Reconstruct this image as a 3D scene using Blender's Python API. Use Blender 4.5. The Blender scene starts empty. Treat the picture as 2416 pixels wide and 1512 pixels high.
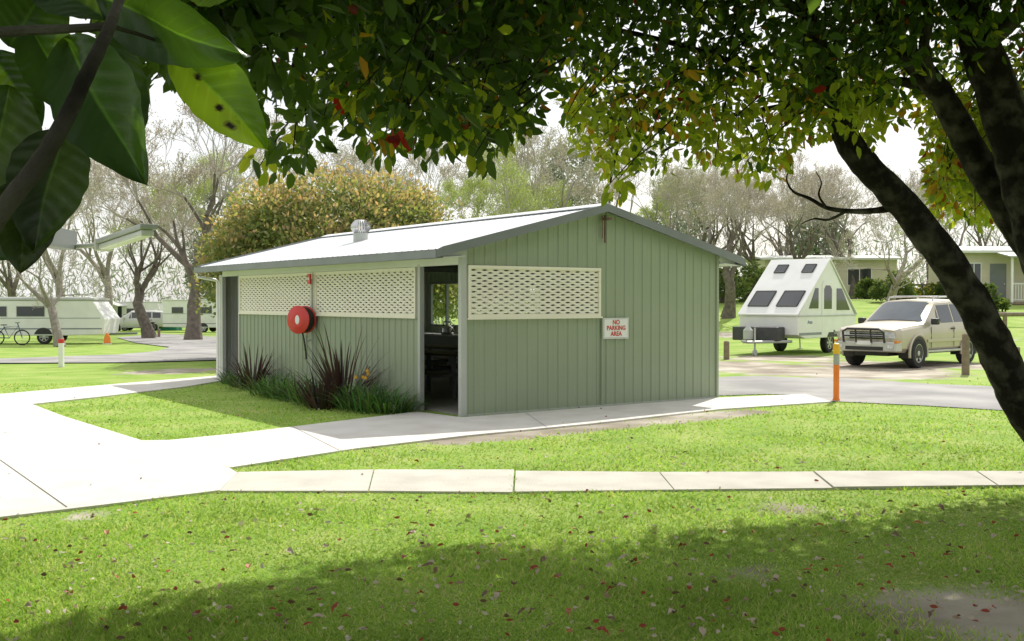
import bpy,bmesh,math,random
import numpy as np
from mathutils import Vector,Matrix,Quaternion
random.seed(7); rng=np.random.default_rng(7)
S=bpy.context.scene; COL=S.collection; R=math.radians; PI=math.pi
F=2534.; CX,CY=1208.,756.; H=1.65; PT=math.atan(46/2534.)
# ---------------------------------------------------------------- camera geometry
def ray(px,py):
    a=(px-CX)/F; b=(CY-py)/F
    return Vector((a,math.cos(PT)+b*math.sin(PT),-math.sin(PT)+b*math.cos(PT)))
def P(px,py,Y):
    d=ray(px,py); return Vector((0,0,H))+d*(Y/d.y)
def ss(t): t=max(0.,min(1.,t)); return t*t*(3-2*t)
def tz(x,y):
    wl=ss((-x-2)/8.); wr=ss((x-2)/10.)
    return wl*max(-1.5,-.014*max(0,y-28))+wr*1.75*ss((y-34)/30.)
def G(px,py):
    d=ray(px,py); o=Vector((0,0,H)); t=3.
    while t<300:
        p=o+d*t
        if p.z<=tz(p.x,p.y):
            for k in range(12):
                t-=.1/2**(k+1)*(1 if p.z<=tz(p.x,p.y) else -1); p=o+d*t
            return Vector((p.x,p.y,tz(p.x,p.y)))
        t+=.1
    return Vector((p.x,p.y,tz(p.x,p.y)))
def GX(px,Y): x=(px-CX)/F*Y; return Vector((x,Y,tz(x,Y)))
# ---------------------------------------------------------------- materials
def nodes(name):
    m=bpy.data.materials.new(name); m.use_nodes=True; nt=m.node_tree
    return m,nt,nt.nodes['Principled BSDF']
def M(name,c1,c2=None,scale=6,rough=.6,metal=0,bump=0,bscale=40,detail=5,spec=.5,lo=.35,hi=.65):
    m,nt,b=nodes(name)
    b.inputs['Roughness'].default_value=rough; b.inputs['Metallic'].default_value=metal
    b.inputs['Specular IOR Level'].default_value=spec
    tc=nt.nodes.new('ShaderNodeTexCoord')
    if c2 is None: c2=tuple(x*.86 for x in c1)
    n=nt.nodes.new('ShaderNodeTexNoise'); n.inputs['Scale'].default_value=scale; n.inputs['Detail'].default_value=detail
    nt.links.new(tc.outputs['Object'],n.inputs['Vector'])
    r=nt.nodes.new('ShaderNodeValToRGB'); r.color_ramp.elements[0].position=lo; r.color_ramp.elements[1].position=hi
    r.color_ramp.elements[0].color=(*c1,1); r.color_ramp.elements[1].color=(*c2,1)
    nt.links.new(n.outputs['Fac'],r.inputs['Fac']); nt.links.new(r.outputs['Color'],b.inputs['Base Color'])
    if bump:
        n2=nt.nodes.new('ShaderNodeTexNoise'); n2.inputs['Scale'].default_value=bscale; n2.inputs['Detail'].default_value=6
        nt.links.new(tc.outputs['Object'],n2.inputs['Vector'])
        bp=nt.nodes.new('ShaderNodeBump'); bp.inputs['Strength'].default_value=bump; bp.inputs['Distance'].default_value=.02
        nt.links.new(n2.outputs['Fac'],bp.inputs['Height']); nt.links.new(bp.outputs['Normal'],b.inputs['Normal'])
    return m
def leafmat(name,trans=.4,rough=.45,boost=(1.6,1.5,.8),spec=.4,bump=0):
    m,nt,b=nodes(name)
    a=nt.nodes.new('ShaderNodeAttribute'); a.attribute_name='Col'
    nt.links.new(a.outputs['Color'],b.inputs['Base Color']); b.inputs['Roughness'].default_value=rough
    b.inputs['Specular IOR Level'].default_value=spec
    if bump:
        tc=nt.nodes.new('ShaderNodeTexCoord'); n2=nt.nodes.new('ShaderNodeTexNoise'); n2.inputs['Scale'].default_value=90; n2.inputs['Detail'].default_value=5
        nt.links.new(tc.outputs['Object'],n2.inputs['Vector']); bp=nt.nodes.new('ShaderNodeBump'); bp.inputs['Strength'].default_value=bump; bp.inputs['Distance'].default_value=.004
        nt.links.new(n2.outputs['Fac'],bp.inputs['Height']); nt.links.new(bp.outputs['Normal'],b.inputs['Normal'])
    t=nt.nodes.new('ShaderNodeBsdfTranslucent')
    v=nt.nodes.new('ShaderNodeMix'); v.data_type='RGBA'; v.blend_type='MULTIPLY'; v.inputs[0].default_value=1
    nt.links.new(a.outputs['Color'],v.inputs[6]); v.inputs[7].default_value=(*boost,1)
    nt.links.new(v.outputs[2],t.inputs['Color'])
    mx=nt.nodes.new('ShaderNodeMixShader'); mx.inputs[0].default_value=trans
    nt.links.new(b.outputs[0],mx.inputs[1]); nt.links.new(t.outputs[0],mx.inputs[2])
    nt.links.new(mx.outputs[0],nt.nodes['Material Output'].inputs['Surface'])
    return m
MT={}
MT['leaf']=leafmat('leaf_green',.42,.5,(1.6,1.5,.8),.3)
MT['crown']=leafmat('leaf_crown',.5,.45,(3.2,3.0,1.2),.3)
MT['bigleaf']=leafmat('leaf_close',.4,.34,(1.9,1.8,.5),.4,.25)
MT['twig']=leafmat('twig_and_bud',.15,.8,(1,1,1),.1)
MT['blade']=leafmat('grass_blade',.45,.6,(1.25,1.3,.75),.15)
MT['strap']=leafmat('strap_leaf',.25,.4,(1.3,1.3,.8))
MT['bark']=M('dark_bark',(.013,.011,.008),(.10,.095,.075),7,.95,bump=1.,bscale=22,detail=8,lo=.45,hi=.74,spec=.2)
MT['barkg']=M('grey_bark',(.20,.175,.15),(.31,.275,.235),5,.9,bump=.6,bscale=20)
MT['barkd']=M('brown_bark',(.095,.08,.068),(.18,.15,.125),5,.9,bump=.6,bscale=20)
MT['green']=M('pale_green_steel',(.31,.362,.255),(.29,.338,.238),1.2,.45,spec=.3)
MT['cream']=M('cream_paint',(.82,.79,.66),(.79,.75,.62),3,.5)
MT['roof']=M('zinc_roof',(.73,.75,.77),(.67,.69,.71),1.2,.5,.0,spec=.3)
MT['dgrey']=M('slate_grey_steel',(.19,.205,.21),(.16,.175,.18),2,.45)
MT['lgrey']=M('light_grey_steel',(.46,.48,.45),(.41,.43,.40),2,.45)
MT['white']=M('white_paint',(.8,.8,.78),(.74,.74,.72),2,.35)
MT['offwhite']=M('soffit_white',(.66,.68,.63),(.62,.64,.59),2,.6)
MT['red']=M('red_paint',(.62,.035,.03),(.55,.03,.025),5,.35)
MT['dullred']=M('faded_red_paint',(.32,.09,.08),(.25,.07,.06),5,.5)
MT['sred']=M('sign_red',(.6,.03,.04),None,5,.5)
MT['black']=M('black_plastic',(.02,.02,.02),(.03,.03,.03),8,.5)
MT['rubber']=M('tyre_rubber',(.018,.018,.018),(.03,.03,.03),15,.85)
MT['alloy']=M('alloy_metal',(.55,.55,.56),(.45,.45,.46),6,.3,.8)
MT['steel']=M('stainless_steel',(.6,.6,.6),(.5,.5,.5),6,.25,.9)
MT['glass']=M('dark_glass',(.03,.035,.04),(.045,.05,.055),1,.06,spec=.8)
MT['screen']=M('windscreen_glass',(.11,.13,.15),(.07,.085,.1),1.5,.05,spec=1.)
MT['lamp']=M('lamp_lens',(.75,.76,.76),(.5,.52,.54),14,.08,spec=.8)
MT['amber']=M('amber_lens',(.75,.25,.03),None,5,.2)
MT['gold']=M('champagne_metallic',(.52,.47,.38),(.49,.445,.36),2,.28,.3)
MT['silver']=M('silver_metallic',(.55,.55,.53),(.5,.5,.48),2,.3,.3)
MT['dgreyplastic']=M('dark_grey_plastic',(.06,.06,.065),(.045,.045,.05),6,.6)
MT['concrete']=M('pale_concrete',(.67,.65,.61),(.54,.515,.465),2.2,.85,bump=.25,bscale=60,lo=.3,hi=.8)
MT['slab']=M('slab_concrete',(.60,.58,.51),(.46,.44,.375),2.5,.9,bump=.35,bscale=70,lo=.3,hi=.75)
MT['joint']=M('joint_gap',(.12,.11,.09),None,9,.9)
MT['floor']=M('shed_floor',(.25,.24,.22),(.2,.19,.17),4,.7)
MT['asphalt']=M('weathered_asphalt',(.22,.215,.21),(.36,.35,.335),.7,.9,bump=.3,bscale=90,detail=8)
MT['wood']=M('weathered_timber',(.26,.20,.14),(.18,.14,.1),8,.8,bump=.3,bscale=25)
MT['dwood']=M('dark_timber',(.07,.05,.035),(.1,.07,.05),8,.6)
MT['orange']=M('orange_plastic',(.9,.24,.02),(.82,.2,.02),5,.45)
MT['yellow']=M('yellow_plastic',(.9,.50,.03),None,5,.45)
MT['reflect']=M('reflective_band',(.42,.43,.42),None,20,.35,.3)
MT['cabin']=M('cream_cladding',(.62,.58,.44),(.57,.53,.4),2,.6)
MT['cabroof']=M('cabin_roof',(.36,.38,.36),(.31,.33,.32),2,.5)
MT['tent']=M('green_canvas',(.02,.22,.12),None,3,.7)
MT['rust']=M('rusty_steel',(.12,.08,.06),(.2,.12,.08),20,.8)
MT['blue']=M('blue_stripe',(.06,.1,.22),None,5,.4)
MT['greystripe']=M('grey_stripe',(.25,.27,.3),None,5,.4)
MT['tube']=M('fluorescent_cover',(.8,.8,.8),(.75,.75,.75),5,.25)
# ---------------------------------------------------------------- object helpers
def tag(o,label=None,cat=None,group=None,kind=None):
    if label: o['label']=label
    if cat: o['category']=cat
    if group: o['group']=group
    if kind: o['kind']=kind
    return o
def link(o,parent=None):
    COL.objects.link(o)
    if parent is not None: o.parent=parent
    return o
def thing(name,label,cat,loc=(0,0,0),rz=0,group=None,scale=1):
    o=bpy.data.objects.new(name,None); link(o); o.location=loc; o.rotation_euler=(0,0,rz); o.scale=(scale,)*3
    o.empty_display_size=.1
    return tag(o,label,cat,group)
def copy_tree(o,parent=None):
    c=o.copy(); link(c,parent)
    for ch in list(o.children): copy_tree(ch,c)
    return c
class MB:
    def __init__(s): s.v=[]; s.f=[]; s.cl=[]; s.c=None
    def add(s,vs,fs):
        o=len(s.v); s.v+= [tuple(v) for v in vs]; s.f+=[tuple(i+o for i in f) for f in fs]
        s.cl+=[s.c or (.5,.5,.5)]*len(vs)
    def box(s,x0,x1,y0,y1,z0,z1,m=None):
        vs=[Vector(p) for p in ((x0,y0,z0),(x1,y0,z0),(x1,y1,z0),(x0,y1,z0),(x0,y0,z1),(x1,y0,z1),(x1,y1,z1),(x0,y1,z1))]
        if m is not None: vs=[m@v for v in vs]
        s.add(vs,[(0,3,2,1),(4,5,6,7),(0,1,5,4),(1,2,6,5),(2,3,7,6),(3,0,4,7)]); return s
    def tube(s,pts,r,n=8,cap=True,closed=False):
        pts=[Vector(p) for p in pts]; k=len(pts)
        rs=r if hasattr(r,'__len__') else [r]*k
        vs=[];fs=[]; ref=None
        for i,p in enumerate(pts):
            if closed: d=pts[(i+1)%k]-pts[i-1]
            else: d=pts[min(i+1,k-1)]-pts[max(i-1,0)]
            d.normalize()
            if ref is None: ref=Vector((0,0,1)) if abs(d.z)<.9 else Vector((1,0,0))
            a=ref-d*ref.dot(d)
            if a.length<1e-4: a=d.orthogonal()
            a.normalize(); b=d.cross(a); ref=a
            for j in range(n):
                t=2*PI*j/n; vs.append(p+(a*math.cos(t)+b*math.sin(t))*rs[i])
        for i in range(k if closed else k-1):
            i2=(i+1)%k
            for j in range(n):
                fs.append((i*n+j,i*n+(j+1)%n,i2*n+(j+1)%n,i2*n+j))
        if cap and not closed: fs+= [tuple(range(n-1,-1,-1)),tuple((k-1)*n+j for j in range(n))]
        s.add(vs,fs); return s
    def lathe(s,prof,n=24,m=None):
        vs=[];fs=[]
        for r,z in prof:
            for j in range(n):
                t=2*PI*j/n; v=Vector((r*math.cos(t),r*math.sin(t),z)); vs.append(m@v if m is not None else v)
        k=len(prof)
        for i in range(k-1):
            for j in range(n): fs.append((i*n+j,i*n+(j+1)%n,(i+1)*n+(j+1)%n,(i+1)*n+j))
        fs+=[tuple(range(n-1,-1,-1)),tuple((k-1)*n+j for j in range(n))]
        s.add(vs,fs); return s
    def prism(s,poly,axis,a,b):
        def mk(p,q,t): return {'x':(t,p,q),'y':(p,t,q),'z':(p,q,t)}[axis]
        n=len(poly); vs=[mk(p,q,a) for p,q in poly]+[mk(p,q,b) for p,q in poly]
        fs=[tuple(range(n)),tuple(range(2*n-1,n-1,-1))]+[(i,(i+1)%n,n+(i+1)%n,n+i) for i in range(n)]
        s.add(vs,fs); return s
    def quad(s,*ps): s.add(ps,[tuple(range(len(ps)))]); return s
    def build(s,name,mat,parent=None,smooth=False,bevel=0,fixn=True,ang=38):
        me=bpy.data.meshes.new(name); me.from_pydata(s.v,[],s.f)
        if fixn:
            bm=bmesh.new(); bm.from_mesh(me); bmesh.ops.recalc_face_normals(bm,faces=bm.faces); bm.to_mesh(me); bm.free()
        if s.c is not None:
            ca=me.color_attributes.new('Col','FLOAT_COLOR','POINT')
            ca.data.foreach_set('color',np.array([(*c,1) for c in s.cl],dtype=np.float32).ravel())
        me.materials.append(mat)
        if smooth:
            me.polygons.foreach_set('use_smooth',[True]*len(me.polygons)); me.set_sharp_from_angle(angle=R(ang))
        o=bpy.data.objects.new(name,me); link(o,parent)
        if bevel:
            b=o.modifiers.new('bevel','BEVEL'); b.width=bevel; b.segments=2; b.limit_method='ANGLE'; b.angle_limit=R(40)
        return o
def npmesh(name,V,Fc,mat,cols=None,parent=None):
    me=bpy.data.meshes.new(name); V=np.asarray(V,np.float32); Fc=np.asarray(Fc,np.int32); k=Fc.shape[1]
    me.vertices.add(len(V)); me.vertices.foreach_set('co',V.ravel())
    me.loops.add(Fc.size); me.loops.foreach_set('vertex_index',Fc.ravel())
    me.polygons.add(len(Fc)); me.polygons.foreach_set('loop_start',np.arange(0,Fc.size,k,dtype=np.int32))
    me.update(calc_edges=True)
    if cols is not None:
        ca=me.color_attributes.new('Col','FLOAT_COLOR','POINT')
        c=np.ones((len(V),4),np.float32); c[:,:3]=cols; ca.data.foreach_set('color',c.ravel())
    me.materials.append(mat); o=bpy.data.objects.new(name,me); link(o,parent); return o
def unit(a): return a/np.maximum(1e-9,np.linalg.norm(a,axis=1,keepdims=True))
def leafarr(p,d,L,W,cols,fold=.3,droop=.12):
    N=len(p); d=unit(d); s=unit(np.cross(d,rng.normal(size=(N,3)))); n=np.cross(s,d)
    L=np.broadcast_to(L,(N,)).reshape(N,1); W=np.broadcast_to(W,(N,)).reshape(N,1)
    V=np.empty((N,6,3))
    V[:,0]=p; V[:,1]=p+d*.32*L+s*W*.5+n*fold*W*.5; V[:,2]=p+d*.7*L+s*W*.42+n*(fold*W*.4-droop*.4*L)
    V[:,3]=p+d*L-n*droop*L; V[:,4]=p+d*.7*L-s*W*.42+n*(fold*W*.4-droop*.4*L); V[:,5]=p+d*.32*L-s*W*.5+n*fold*W*.5
    i=np.arange(N)[:,None]*6
    Fc=np.concatenate([i+np.array([0,1,2,3]),i+np.array([0,3,4,5])])
    return V.reshape(-1,3),Fc,np.repeat(cols,6,axis=0)
def textmesh(s,size,mat,name,parent,m,off=0.):
    cu=bpy.data.curves.new('lettering','FONT'); cu.body=s; cu.size=size; cu.align_x='CENTER'; cu.align_y='CENTER'; cu.offset=off; cu.extrude=.001
    o=bpy.data.objects.new('lettering',cu); COL.objects.link(o)
    dg=bpy.context.evaluated_depsgraph_get(); me=bpy.data.meshes.new_from_object(o.evaluated_get(dg)); me.transform(m)
    bpy.data.objects.remove(o); me.materials.clear(); me.materials.append(mat)
    q=bpy.data.objects.new(name,me); return link(q,parent)
# ---------------------------------------------------------------- world, sun, camera
EL=R(45); AZ=R(25)
W=bpy.data.worlds.new('World'); S.world=W; W.use_nodes=True; nt=W.node_tree; bg=nt.nodes['Background']
sk=nt.nodes.new('ShaderNodeTexSky'); sk.sky_type='NISHITA'; sk.sun_disc=False; sk.sun_elevation=EL; sk.sun_rotation=AZ
sk.dust_density=2.5; sk.air_density=1.0
tc=nt.nodes.new('ShaderNodeTexCoord'); nz=nt.nodes.new('ShaderNodeTexNoise'); nz.inputs['Scale'].default_value=2.2; nz.inputs['Detail'].default_value=7
nt.links.new(tc.outputs['Generated'],nz.inputs['Vector'])
rp=nt.nodes.new('ShaderNodeValToRGB'); rp.color_ramp.elements[0].position=.3; rp.color_ramp.elements[1].position=.6
rp.color_ramp.elements[0].color=(.45,.45,.45,1); rp.color_ramp.elements[1].color=(.95,.95,.95,1)
nt.links.new(nz.outputs['Fac'],rp.inputs['Fac'])
mx=nt.nodes.new('ShaderNodeMix'); mx.data_type='RGBA'; nt.links.new(rp.outputs['Color'],mx.inputs[0])
nt.links.new(sk.outputs['Color'],mx.inputs[6]); mx.inputs[7].default_value=(8.3,8.25,8.1,1)
nt.links.new(mx.outputs[2],bg.inputs['Color']); bg.inputs['Strength'].default_value=.138
SV=Vector((math.sin(AZ)*math.cos(EL),math.cos(AZ)*math.cos(EL),math.sin(EL)))
L=bpy.data.lights.new('sun','SUN'); L.energy=5; L.angle=R(.5); L.color=(1,.96,.88)
lo=bpy.data.objects.new('sun',L); link(lo); lo.rotation_euler=SV.to_track_quat('Z','Y').to_euler(); lo.location=(10,20,30)
cd=bpy.data.cameras.new('camera'); cam=bpy.data.objects.new('camera',cd); link(cam); cam.location=(0,0,H); cam.rotation_euler=(PI/2-PT,0,0)
cd.sensor_width=36; cd.sensor_fit='HORIZONTAL'; cd.lens=36*F/2416; cd.clip_start=.05; cd.clip_end=3000; S.camera=cam
S.view_settings.view_transform='Standard'; S.view_settings.look='None'; S.view_settings.exposure=0
# ---------------------------------------------------------------- ground
BLOBS=[]
def blob(px,py,r,w=1.): g=G(px,py); BLOBS.append((g.x,g.y,r,w))
for k in range(16):
    t=k/15; blob(1060+t*700,1042-t*70,.40,.95)
for a in [(2310,1450,.65,.95),(2150,1425,.45,.7),(1760,1355,.3,.5),(1850,1200,.35,.6),(1720,1200,.25,.45),(410,876,1.,.8),(330,880,.8,.6),(470,872,.8,.7),(200,1218,.3,.6),
          (1780,868,2.,1),(1900,875,2.,1),(2020,880,2.2,1),(2120,878,1.5,.9),(2250,862,1.6,.9),(1720,860,1.6,1),(430,790,2.5,.6),(2080,862,2.,1),(1850,845,2,.8),
          (2060,790,2.,.6),(2180,775,2.,.55),(2330,800,1.6,.5),(1700,790,2.,.6)]: blob(*a)  # these last blobs tone the slope lawn down in place of tree shade
BA=np.array(BLOBS)
def dirt_and_shade(x,y):
    x=np.asarray(x)[...,None]; y=np.asarray(y)[...,None]
    return np.minimum(1,(BA[:,3]*np.exp(-((x-BA[:,0])**2+(y-BA[:,1])**2)/BA[:,2]**2)).max(-1))
def axis(a,b,st,far,sgn,g=1.12):
    out=[]; x=b; s=st
    while abs(x)<far: s*=g; x+=sgn*s; out.append(x)
    return out
xs=sorted(list(np.arange(-9,15.01,.3))+axis(0,15,.3,900,1)+axis(0,-9,.3,900,-1))
ys=list(np.arange(-6,3,1))+list(np.arange(3,40,.3))+axis(0,40,.4,1400,1,1.06)
gx,gy=np.meshgrid(xs,ys); nx=len(xs); ny=len(ys)
gz=np.array([tz(a,b) for a,b in zip(gx.ravel(),gy.ravel())])
V=np.stack([gx.ravel(),gy.ravel(),gz],1)
ii=(np.arange(ny-1)[:,None]*nx+np.arange(nx-1)[None,:]).ravel()
FF=np.stack([ii,ii+1,ii+nx+1,ii+nx],1)
dv=dirt_and_shade(gx.ravel(),gy.ravel())
m,nt,b=nodes('lawn_and_soil')
a=nt.nodes.new('ShaderNodeAttribute'); a.attribute_name='Col'
tc=nt.nodes.new('ShaderNodeTexCoord')
def noise(sc,det=6):
    n=nt.nodes.new('ShaderNodeTexNoise'); n.inputs['Scale'].default_value=sc; n.inputs['Detail'].default_value=det
    nt.links.new(tc.outputs['Object'],n.inputs['Vector']); return n
def ramp(src,stops):
    r=nt.nodes.new('ShaderNodeValToRGB'); e=r.color_ramp.elements
    e[0].position,e[0].color=stops[0][0],(*stops[0][1],1); e[1].position,e[1].color=stops[-1][0],(*stops[-1][1],1)
    for p,c in stops[1:-1]: q=e.new(p); q.color=(*c,1)
    nt.links.new(src,r.inputs['Fac']); return r
g1=ramp(noise(1.1).outputs['Fac'],[(.3,(.21,.34,.06)),(.5,(.285,.405,.09)),(.72,(.39,.45,.15))])
g2=ramp(noise(38,3).outputs['Fac'],[(.35,(.6,.64,.55)),(.65,(1.15,1.15,1.1))])
mm=nt.nodes.new('ShaderNodeMix'); mm.data_type='RGBA'; mm.blend_type='MULTIPLY'; mm.inputs[0].default_value=.8
nt.links.new(g1.outputs[0],mm.inputs[6]); nt.links.new(g2.outputs[0],mm.inputs[7])
d1=ramp(noise(.9,10).outputs['Fac'],[(.35,(.24,.205,.16)),(.5,(.36,.32,.26)),(.65,(.52,.475,.40))])  # soil tone, with wide darker patches standing for tree shade
md=nt.nodes.new('ShaderNodeMath'); md.operation='ADD'; sep=nt.nodes.new('ShaderNodeSeparateColor'); nt.links.new(a.outputs['Color'],sep.inputs[0])
ns=noise(1.9,10); nt.links.new(sep.outputs[0],md.inputs[0]); nt.links.new(ns.outputs['Fac'],md.inputs[1])
fr=ramp(md.outputs[0],[(.78,(0,0,0)),(1.12,(1,1,1))])
mk=nt.nodes.new('ShaderNodeMix'); mk.data_type='RGBA'; nt.links.new(fr.outputs[0],mk.inputs[0]); nt.links.new(mm.outputs[2],mk.inputs[6]); nt.links.new(d1.outputs[0],mk.inputs[7])
nt.links.new(mk.outputs[2],b.inputs['Base Color']); b.inputs['Roughness'].default_value=.9; b.inputs['Specular IOR Level'].default_value=.1
bp=nt.nodes.new('ShaderNodeBump'); bp.inputs['Strength'].default_value=.3; bp.inputs['Distance'].default_value=.03
nt.links.new(noise(60,4).outputs['Fac'],bp.inputs['Height']); nt.links.new(bp.outputs['Normal'],b.inputs['Normal'])
go=npmesh('ground',V,FF,m,np.stack([dv,dv,dv],1)); tag(go,kind='structure')
go.data.polygons.foreach_set('use_smooth',[True]*len(go.data.polygons))
PATHS=[]
def sheet(name,poly,z,mat,thick=.0,far=False,mask=True):
    pts=[G(*p) for p in poly]
    if mask: PATHS.append(np.array([(p.x,p.y) for p in pts]))
    bm=bmesh.new(); f=bm.faces.new([bm.verts.new((p.x,p.y,0)) for p in pts])
    bmesh.ops.triangulate(bm,faces=bm.faces[:])
    if far:
        for k in range(4):
            es=[e for e in bm.edges if e.calc_length()>1.2]
            if es: bmesh.ops.subdivide_edges(bm,edges=es,cuts=1); bmesh.ops.triangulate(bm,faces=bm.faces[:])
    for v in bm.verts: v.co.z=tz(v.co.x,v.co.y)+z
    if thick:
        r=bmesh.ops.extrude_face_region(bm,geom=bm.faces[:])
        for e in r['geom']:
            if isinstance(e,bmesh.types.BMVert): e.co.z-=thick
    bmesh.ops.recalc_face_normals(bm,faces=bm.faces[:])
    if not thick:
        for f in bm.faces:
            if f.normal.z<0: f.normal_flip()
    me=bpy.data.meshes.new(name); bm.to_mesh(me); bm.free(); me.materials.append(mat)
    return tag(link(bpy.data.objects.new(name,me)),kind='structure')
sheet('path',[(-500,975),(0,932),(330,903),(515,888),(540,897),(440,914),(250,937),(75,956),(150,985),(335,1043),(400,1042),(560,1026),(690,1010),(985,974),(1090,988),(1690,941),(1900,932),(1962,950),
   (1700,968),(1400,1002),(1100,1031),(840,1062),(540,1108),(560,1120),(518,1162),(440,1172),(240,1197),(0,1226),(-500,1290)],.022,MT['concrete'],.06)
for q in ([(562,1118),(881,1112),(868,1163),(518,1163)],[(884,1112),(1213,1112),(1209,1166),(871,1163)],[(1217,1115),(1554,1118),(1589,1160),(1214,1165)],
          [(1557,1118),(1917,1117),(1964,1156),(1592,1160)],[(1921,1118),(2302,1118),(2352,1152),(1968,1156)],[(2306,1118),(2760,1120),(2800,1148),(2356,1152)]):
    sheet('paving_slab',q,.020 if q[0][0]<1900 else .030,MT['slab'],.06)
def strip(p,q,w,z):
    a,b=G(*p),G(*q); n=(b-a).normalized(); n=Vector((-n.y,n.x,0))*w/2
    mb=MB(); mb.quad(*[(v.x,v.y,z) for v in (a-n,b-n,b+n,a+n)]); tag(mb.build('path_joint',MT['joint']),kind='structure')
strip((0,1090),(158,1203),.012,.0245); strip((-300,1010),(0,1090),.012,.0245); strip((690,1010),(800,1067),.008,.0245); strip((1240,977),(1290,1012),.008,.0245)
sheet('road',[(1660,893),(1730,889),(1800,888),(1900,892),(2000,893),(2110,901),(2200,907),(2330,912),(2800,930),(2900,985),(2416,973),(2360,969),(2160,957),(1960,948),(1900,932),(1800,931),(1660,936)],.012,MT['asphalt'],far=True)
sheet('road',[(-400,862),(-400,852),(0,848),(280,838),(370,830),(400,820),(320,810),(275,797),(380,788),(515,796),(620,802),(620,846),(515,851),(300,857)],.03,MT['asphalt'],far=True)
def inpoly(x,y,poly):
    r=np.zeros(len(x),bool); n=len(poly); j=n-1
    for i in range(n):
        xi,yi=poly[i]; xj,yj=poly[j]
        c=((yi>y)!=(yj>y))&(x<(xj-xi)*(y-yi)/(yj-yi+1e-12)+xi); r^=c; j=i
    return r
# ---------------------------------------------------------------- grass blades (short mown turf)
B0=Vector((-.708,15.2,0)); BA_=math.atan2(.581,.814); U=Vector((math.cos(BA_),math.sin(BA_),0)); VV=Vector((-U.y,U.x,0))
BW,BL=5.12,9.45
def B(u,v,z=0): return B0+U*u+VV*v+Vector((0,0,z))
N=200000
py=rng.uniform(905,1560,N); px=rng.uniform(-350,2760,N)
yy=F*H/(py-710); xx=(px-CX)/F*yy
keep=rng.random(N)>dirt_and_shade(xx,yy)*1.2
for pl in PATHS: keep&=~inpoly(xx,yy,pl)
bp_=[B(0,0),B(BW,0),B(BW,BL),B(0,BL)]; keep&=~inpoly(xx,yy,np.array([(p.x,p.y) for p in bp_]))
xx,yy=xx[keep],yy[keep]; N=len(xx)
hh=rng.uniform(.012,.034,N)*(1+.35*np.sin(xx*1.7+np.sin(yy*2.1)*1.5)); ww=rng.uniform(.003,.006,N)*np.clip(yy/6,1,3); an=rng.uniform(0,2*PI,N)
lean=rng.normal(0,.8,(N,2))*hh[:,None]
V=np.empty((N,3,3)); V[:,0]=np.stack([xx-np.cos(an)*ww,yy-np.sin(an)*ww,0*xx],1); V[:,1]=np.stack([xx+np.cos(an)*ww,yy+np.sin(an)*ww,0*xx],1)
V[:,2]=np.stack([xx+lean[:,0],yy+lean[:,1],hh],1)
t=rng.random((N,1)); pat=(.5+.5*np.sin(xx*2.3+1.3*np.sin(yy*1.9))*np.cos(yy*2.7+np.sin(xx*3.1)))[:,None]
c=np.array([.235,.395,.068])*(1-t)+np.array([.44,.57,.15])*t; c=c*(.80+.32*pat); dry=rng.random((N,1))<(.06+.10*pat); c=np.where(dry,np.array([.60,.56,.32]),c)
tag(npmesh('grass',V.reshape(-1,3),np.arange(N*3).reshape(-1,3),MT['blade'],np.repeat(c,3,axis=0)),'short mown green grass covering the near lawn','grass',kind='stuff')
# ---------------------------------------------------------------- shelter building
shed=thing('camp_kitchen','pale green steel shelter with low gable roof and cream lattice openings','building',B0,BA_)
PITCH=.19
def prof(a0,a1):
    out=[a0]; k=math.floor(a0/PITCH)-1
    while k*PITCH<a1+PITCH:
        for o in (.0,.014,.032,.046,.112,.117,.123,.128):
            x=k*PITCH+o
            if a0+.003<x<a1-.003: out.append(x)
        k+=1
    out.append(a1); return out
def ph(a):
    x=a%PITCH
    pts=[(0,0),(.014,.017),(.032,.017),(.046,0),(.112,0),(.117,.003),(.123,.003),(.128,0),(PITCH,0)]
    for (p,h0),(q,h1) in zip(pts,pts[1:]):
        if p<=x<=q: return h0+(h1-h0)*(x-p)/(q-p)
    return 0
def ribbed(mb,a0,a1,zl,zh,f):
    pr=prof(a0,a1); fl=zl if callable(zl) else (lambda a:zl); fh=zh if callable(zh) else (lambda a:zh)
    vs=[];fs=[]
    for a in pr: vs+=[f(a,ph(a),fl(a)),f(a,ph(a),fh(a))]
    for i in range(len(pr)-1): fs.append((2*i,2*i+2,2*i+3,2*i+1))
    mb.add(vs,fs)
SL=.247; EZ=2.36; OV=.42
def zr(u): return EZ+SL*(min(u,BW-u)+OV)
ztop=lambda a:zr(a)-.03
left=lambda a,h,z:(-h,a,z); right=lambda a,h,z:(BW+h,a,z); front=lambda a,h,z:(a,-h,z); back=lambda a,h,z:(a,BL+h,z)
mb=MB(); ribbed(mb,1.19,8.36,.03,1.385,left); mb.build('side_wall',MT['green'],shed,fixn=False)
mb=MB(); ribbed(mb,.06,2.575,.03,1.385,front); ribbed(mb,.06,2.56,2.165,ztop,front); ribbed(mb,2.56,2.575,2.165,ztop,front); ribbed(mb,2.575,BW-.02,.03,ztop,front); mb.build('gable_wall',MT['green'],shed,fixn=False)
mb=MB(); ribbed(mb,.0,7.9,.03,1.1,right); ribbed(mb,0,7.9,1.9,2.44,right); ribbed(mb,0,5.0,1.1,1.9,right); ribbed(mb,7.9,9.3,.03,1.1,right); ribbed(mb,7.9,9.3,2.05,2.44,right); ribbed(mb,9.3,BL,.03,2.44,right); mb.build('far_side_wall',MT['green'],shed,fixn=False)
mb=MB(); ribbed(mb,.0,BW,.03,ztop,back); mb.build('rear_wall',MT['lgrey'],shed,fixn=False)
MB().box(-.033,.06,-.033,.05,0,2.42).build('corner_post',MT['lgrey'],shed,bevel=.004)
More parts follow.
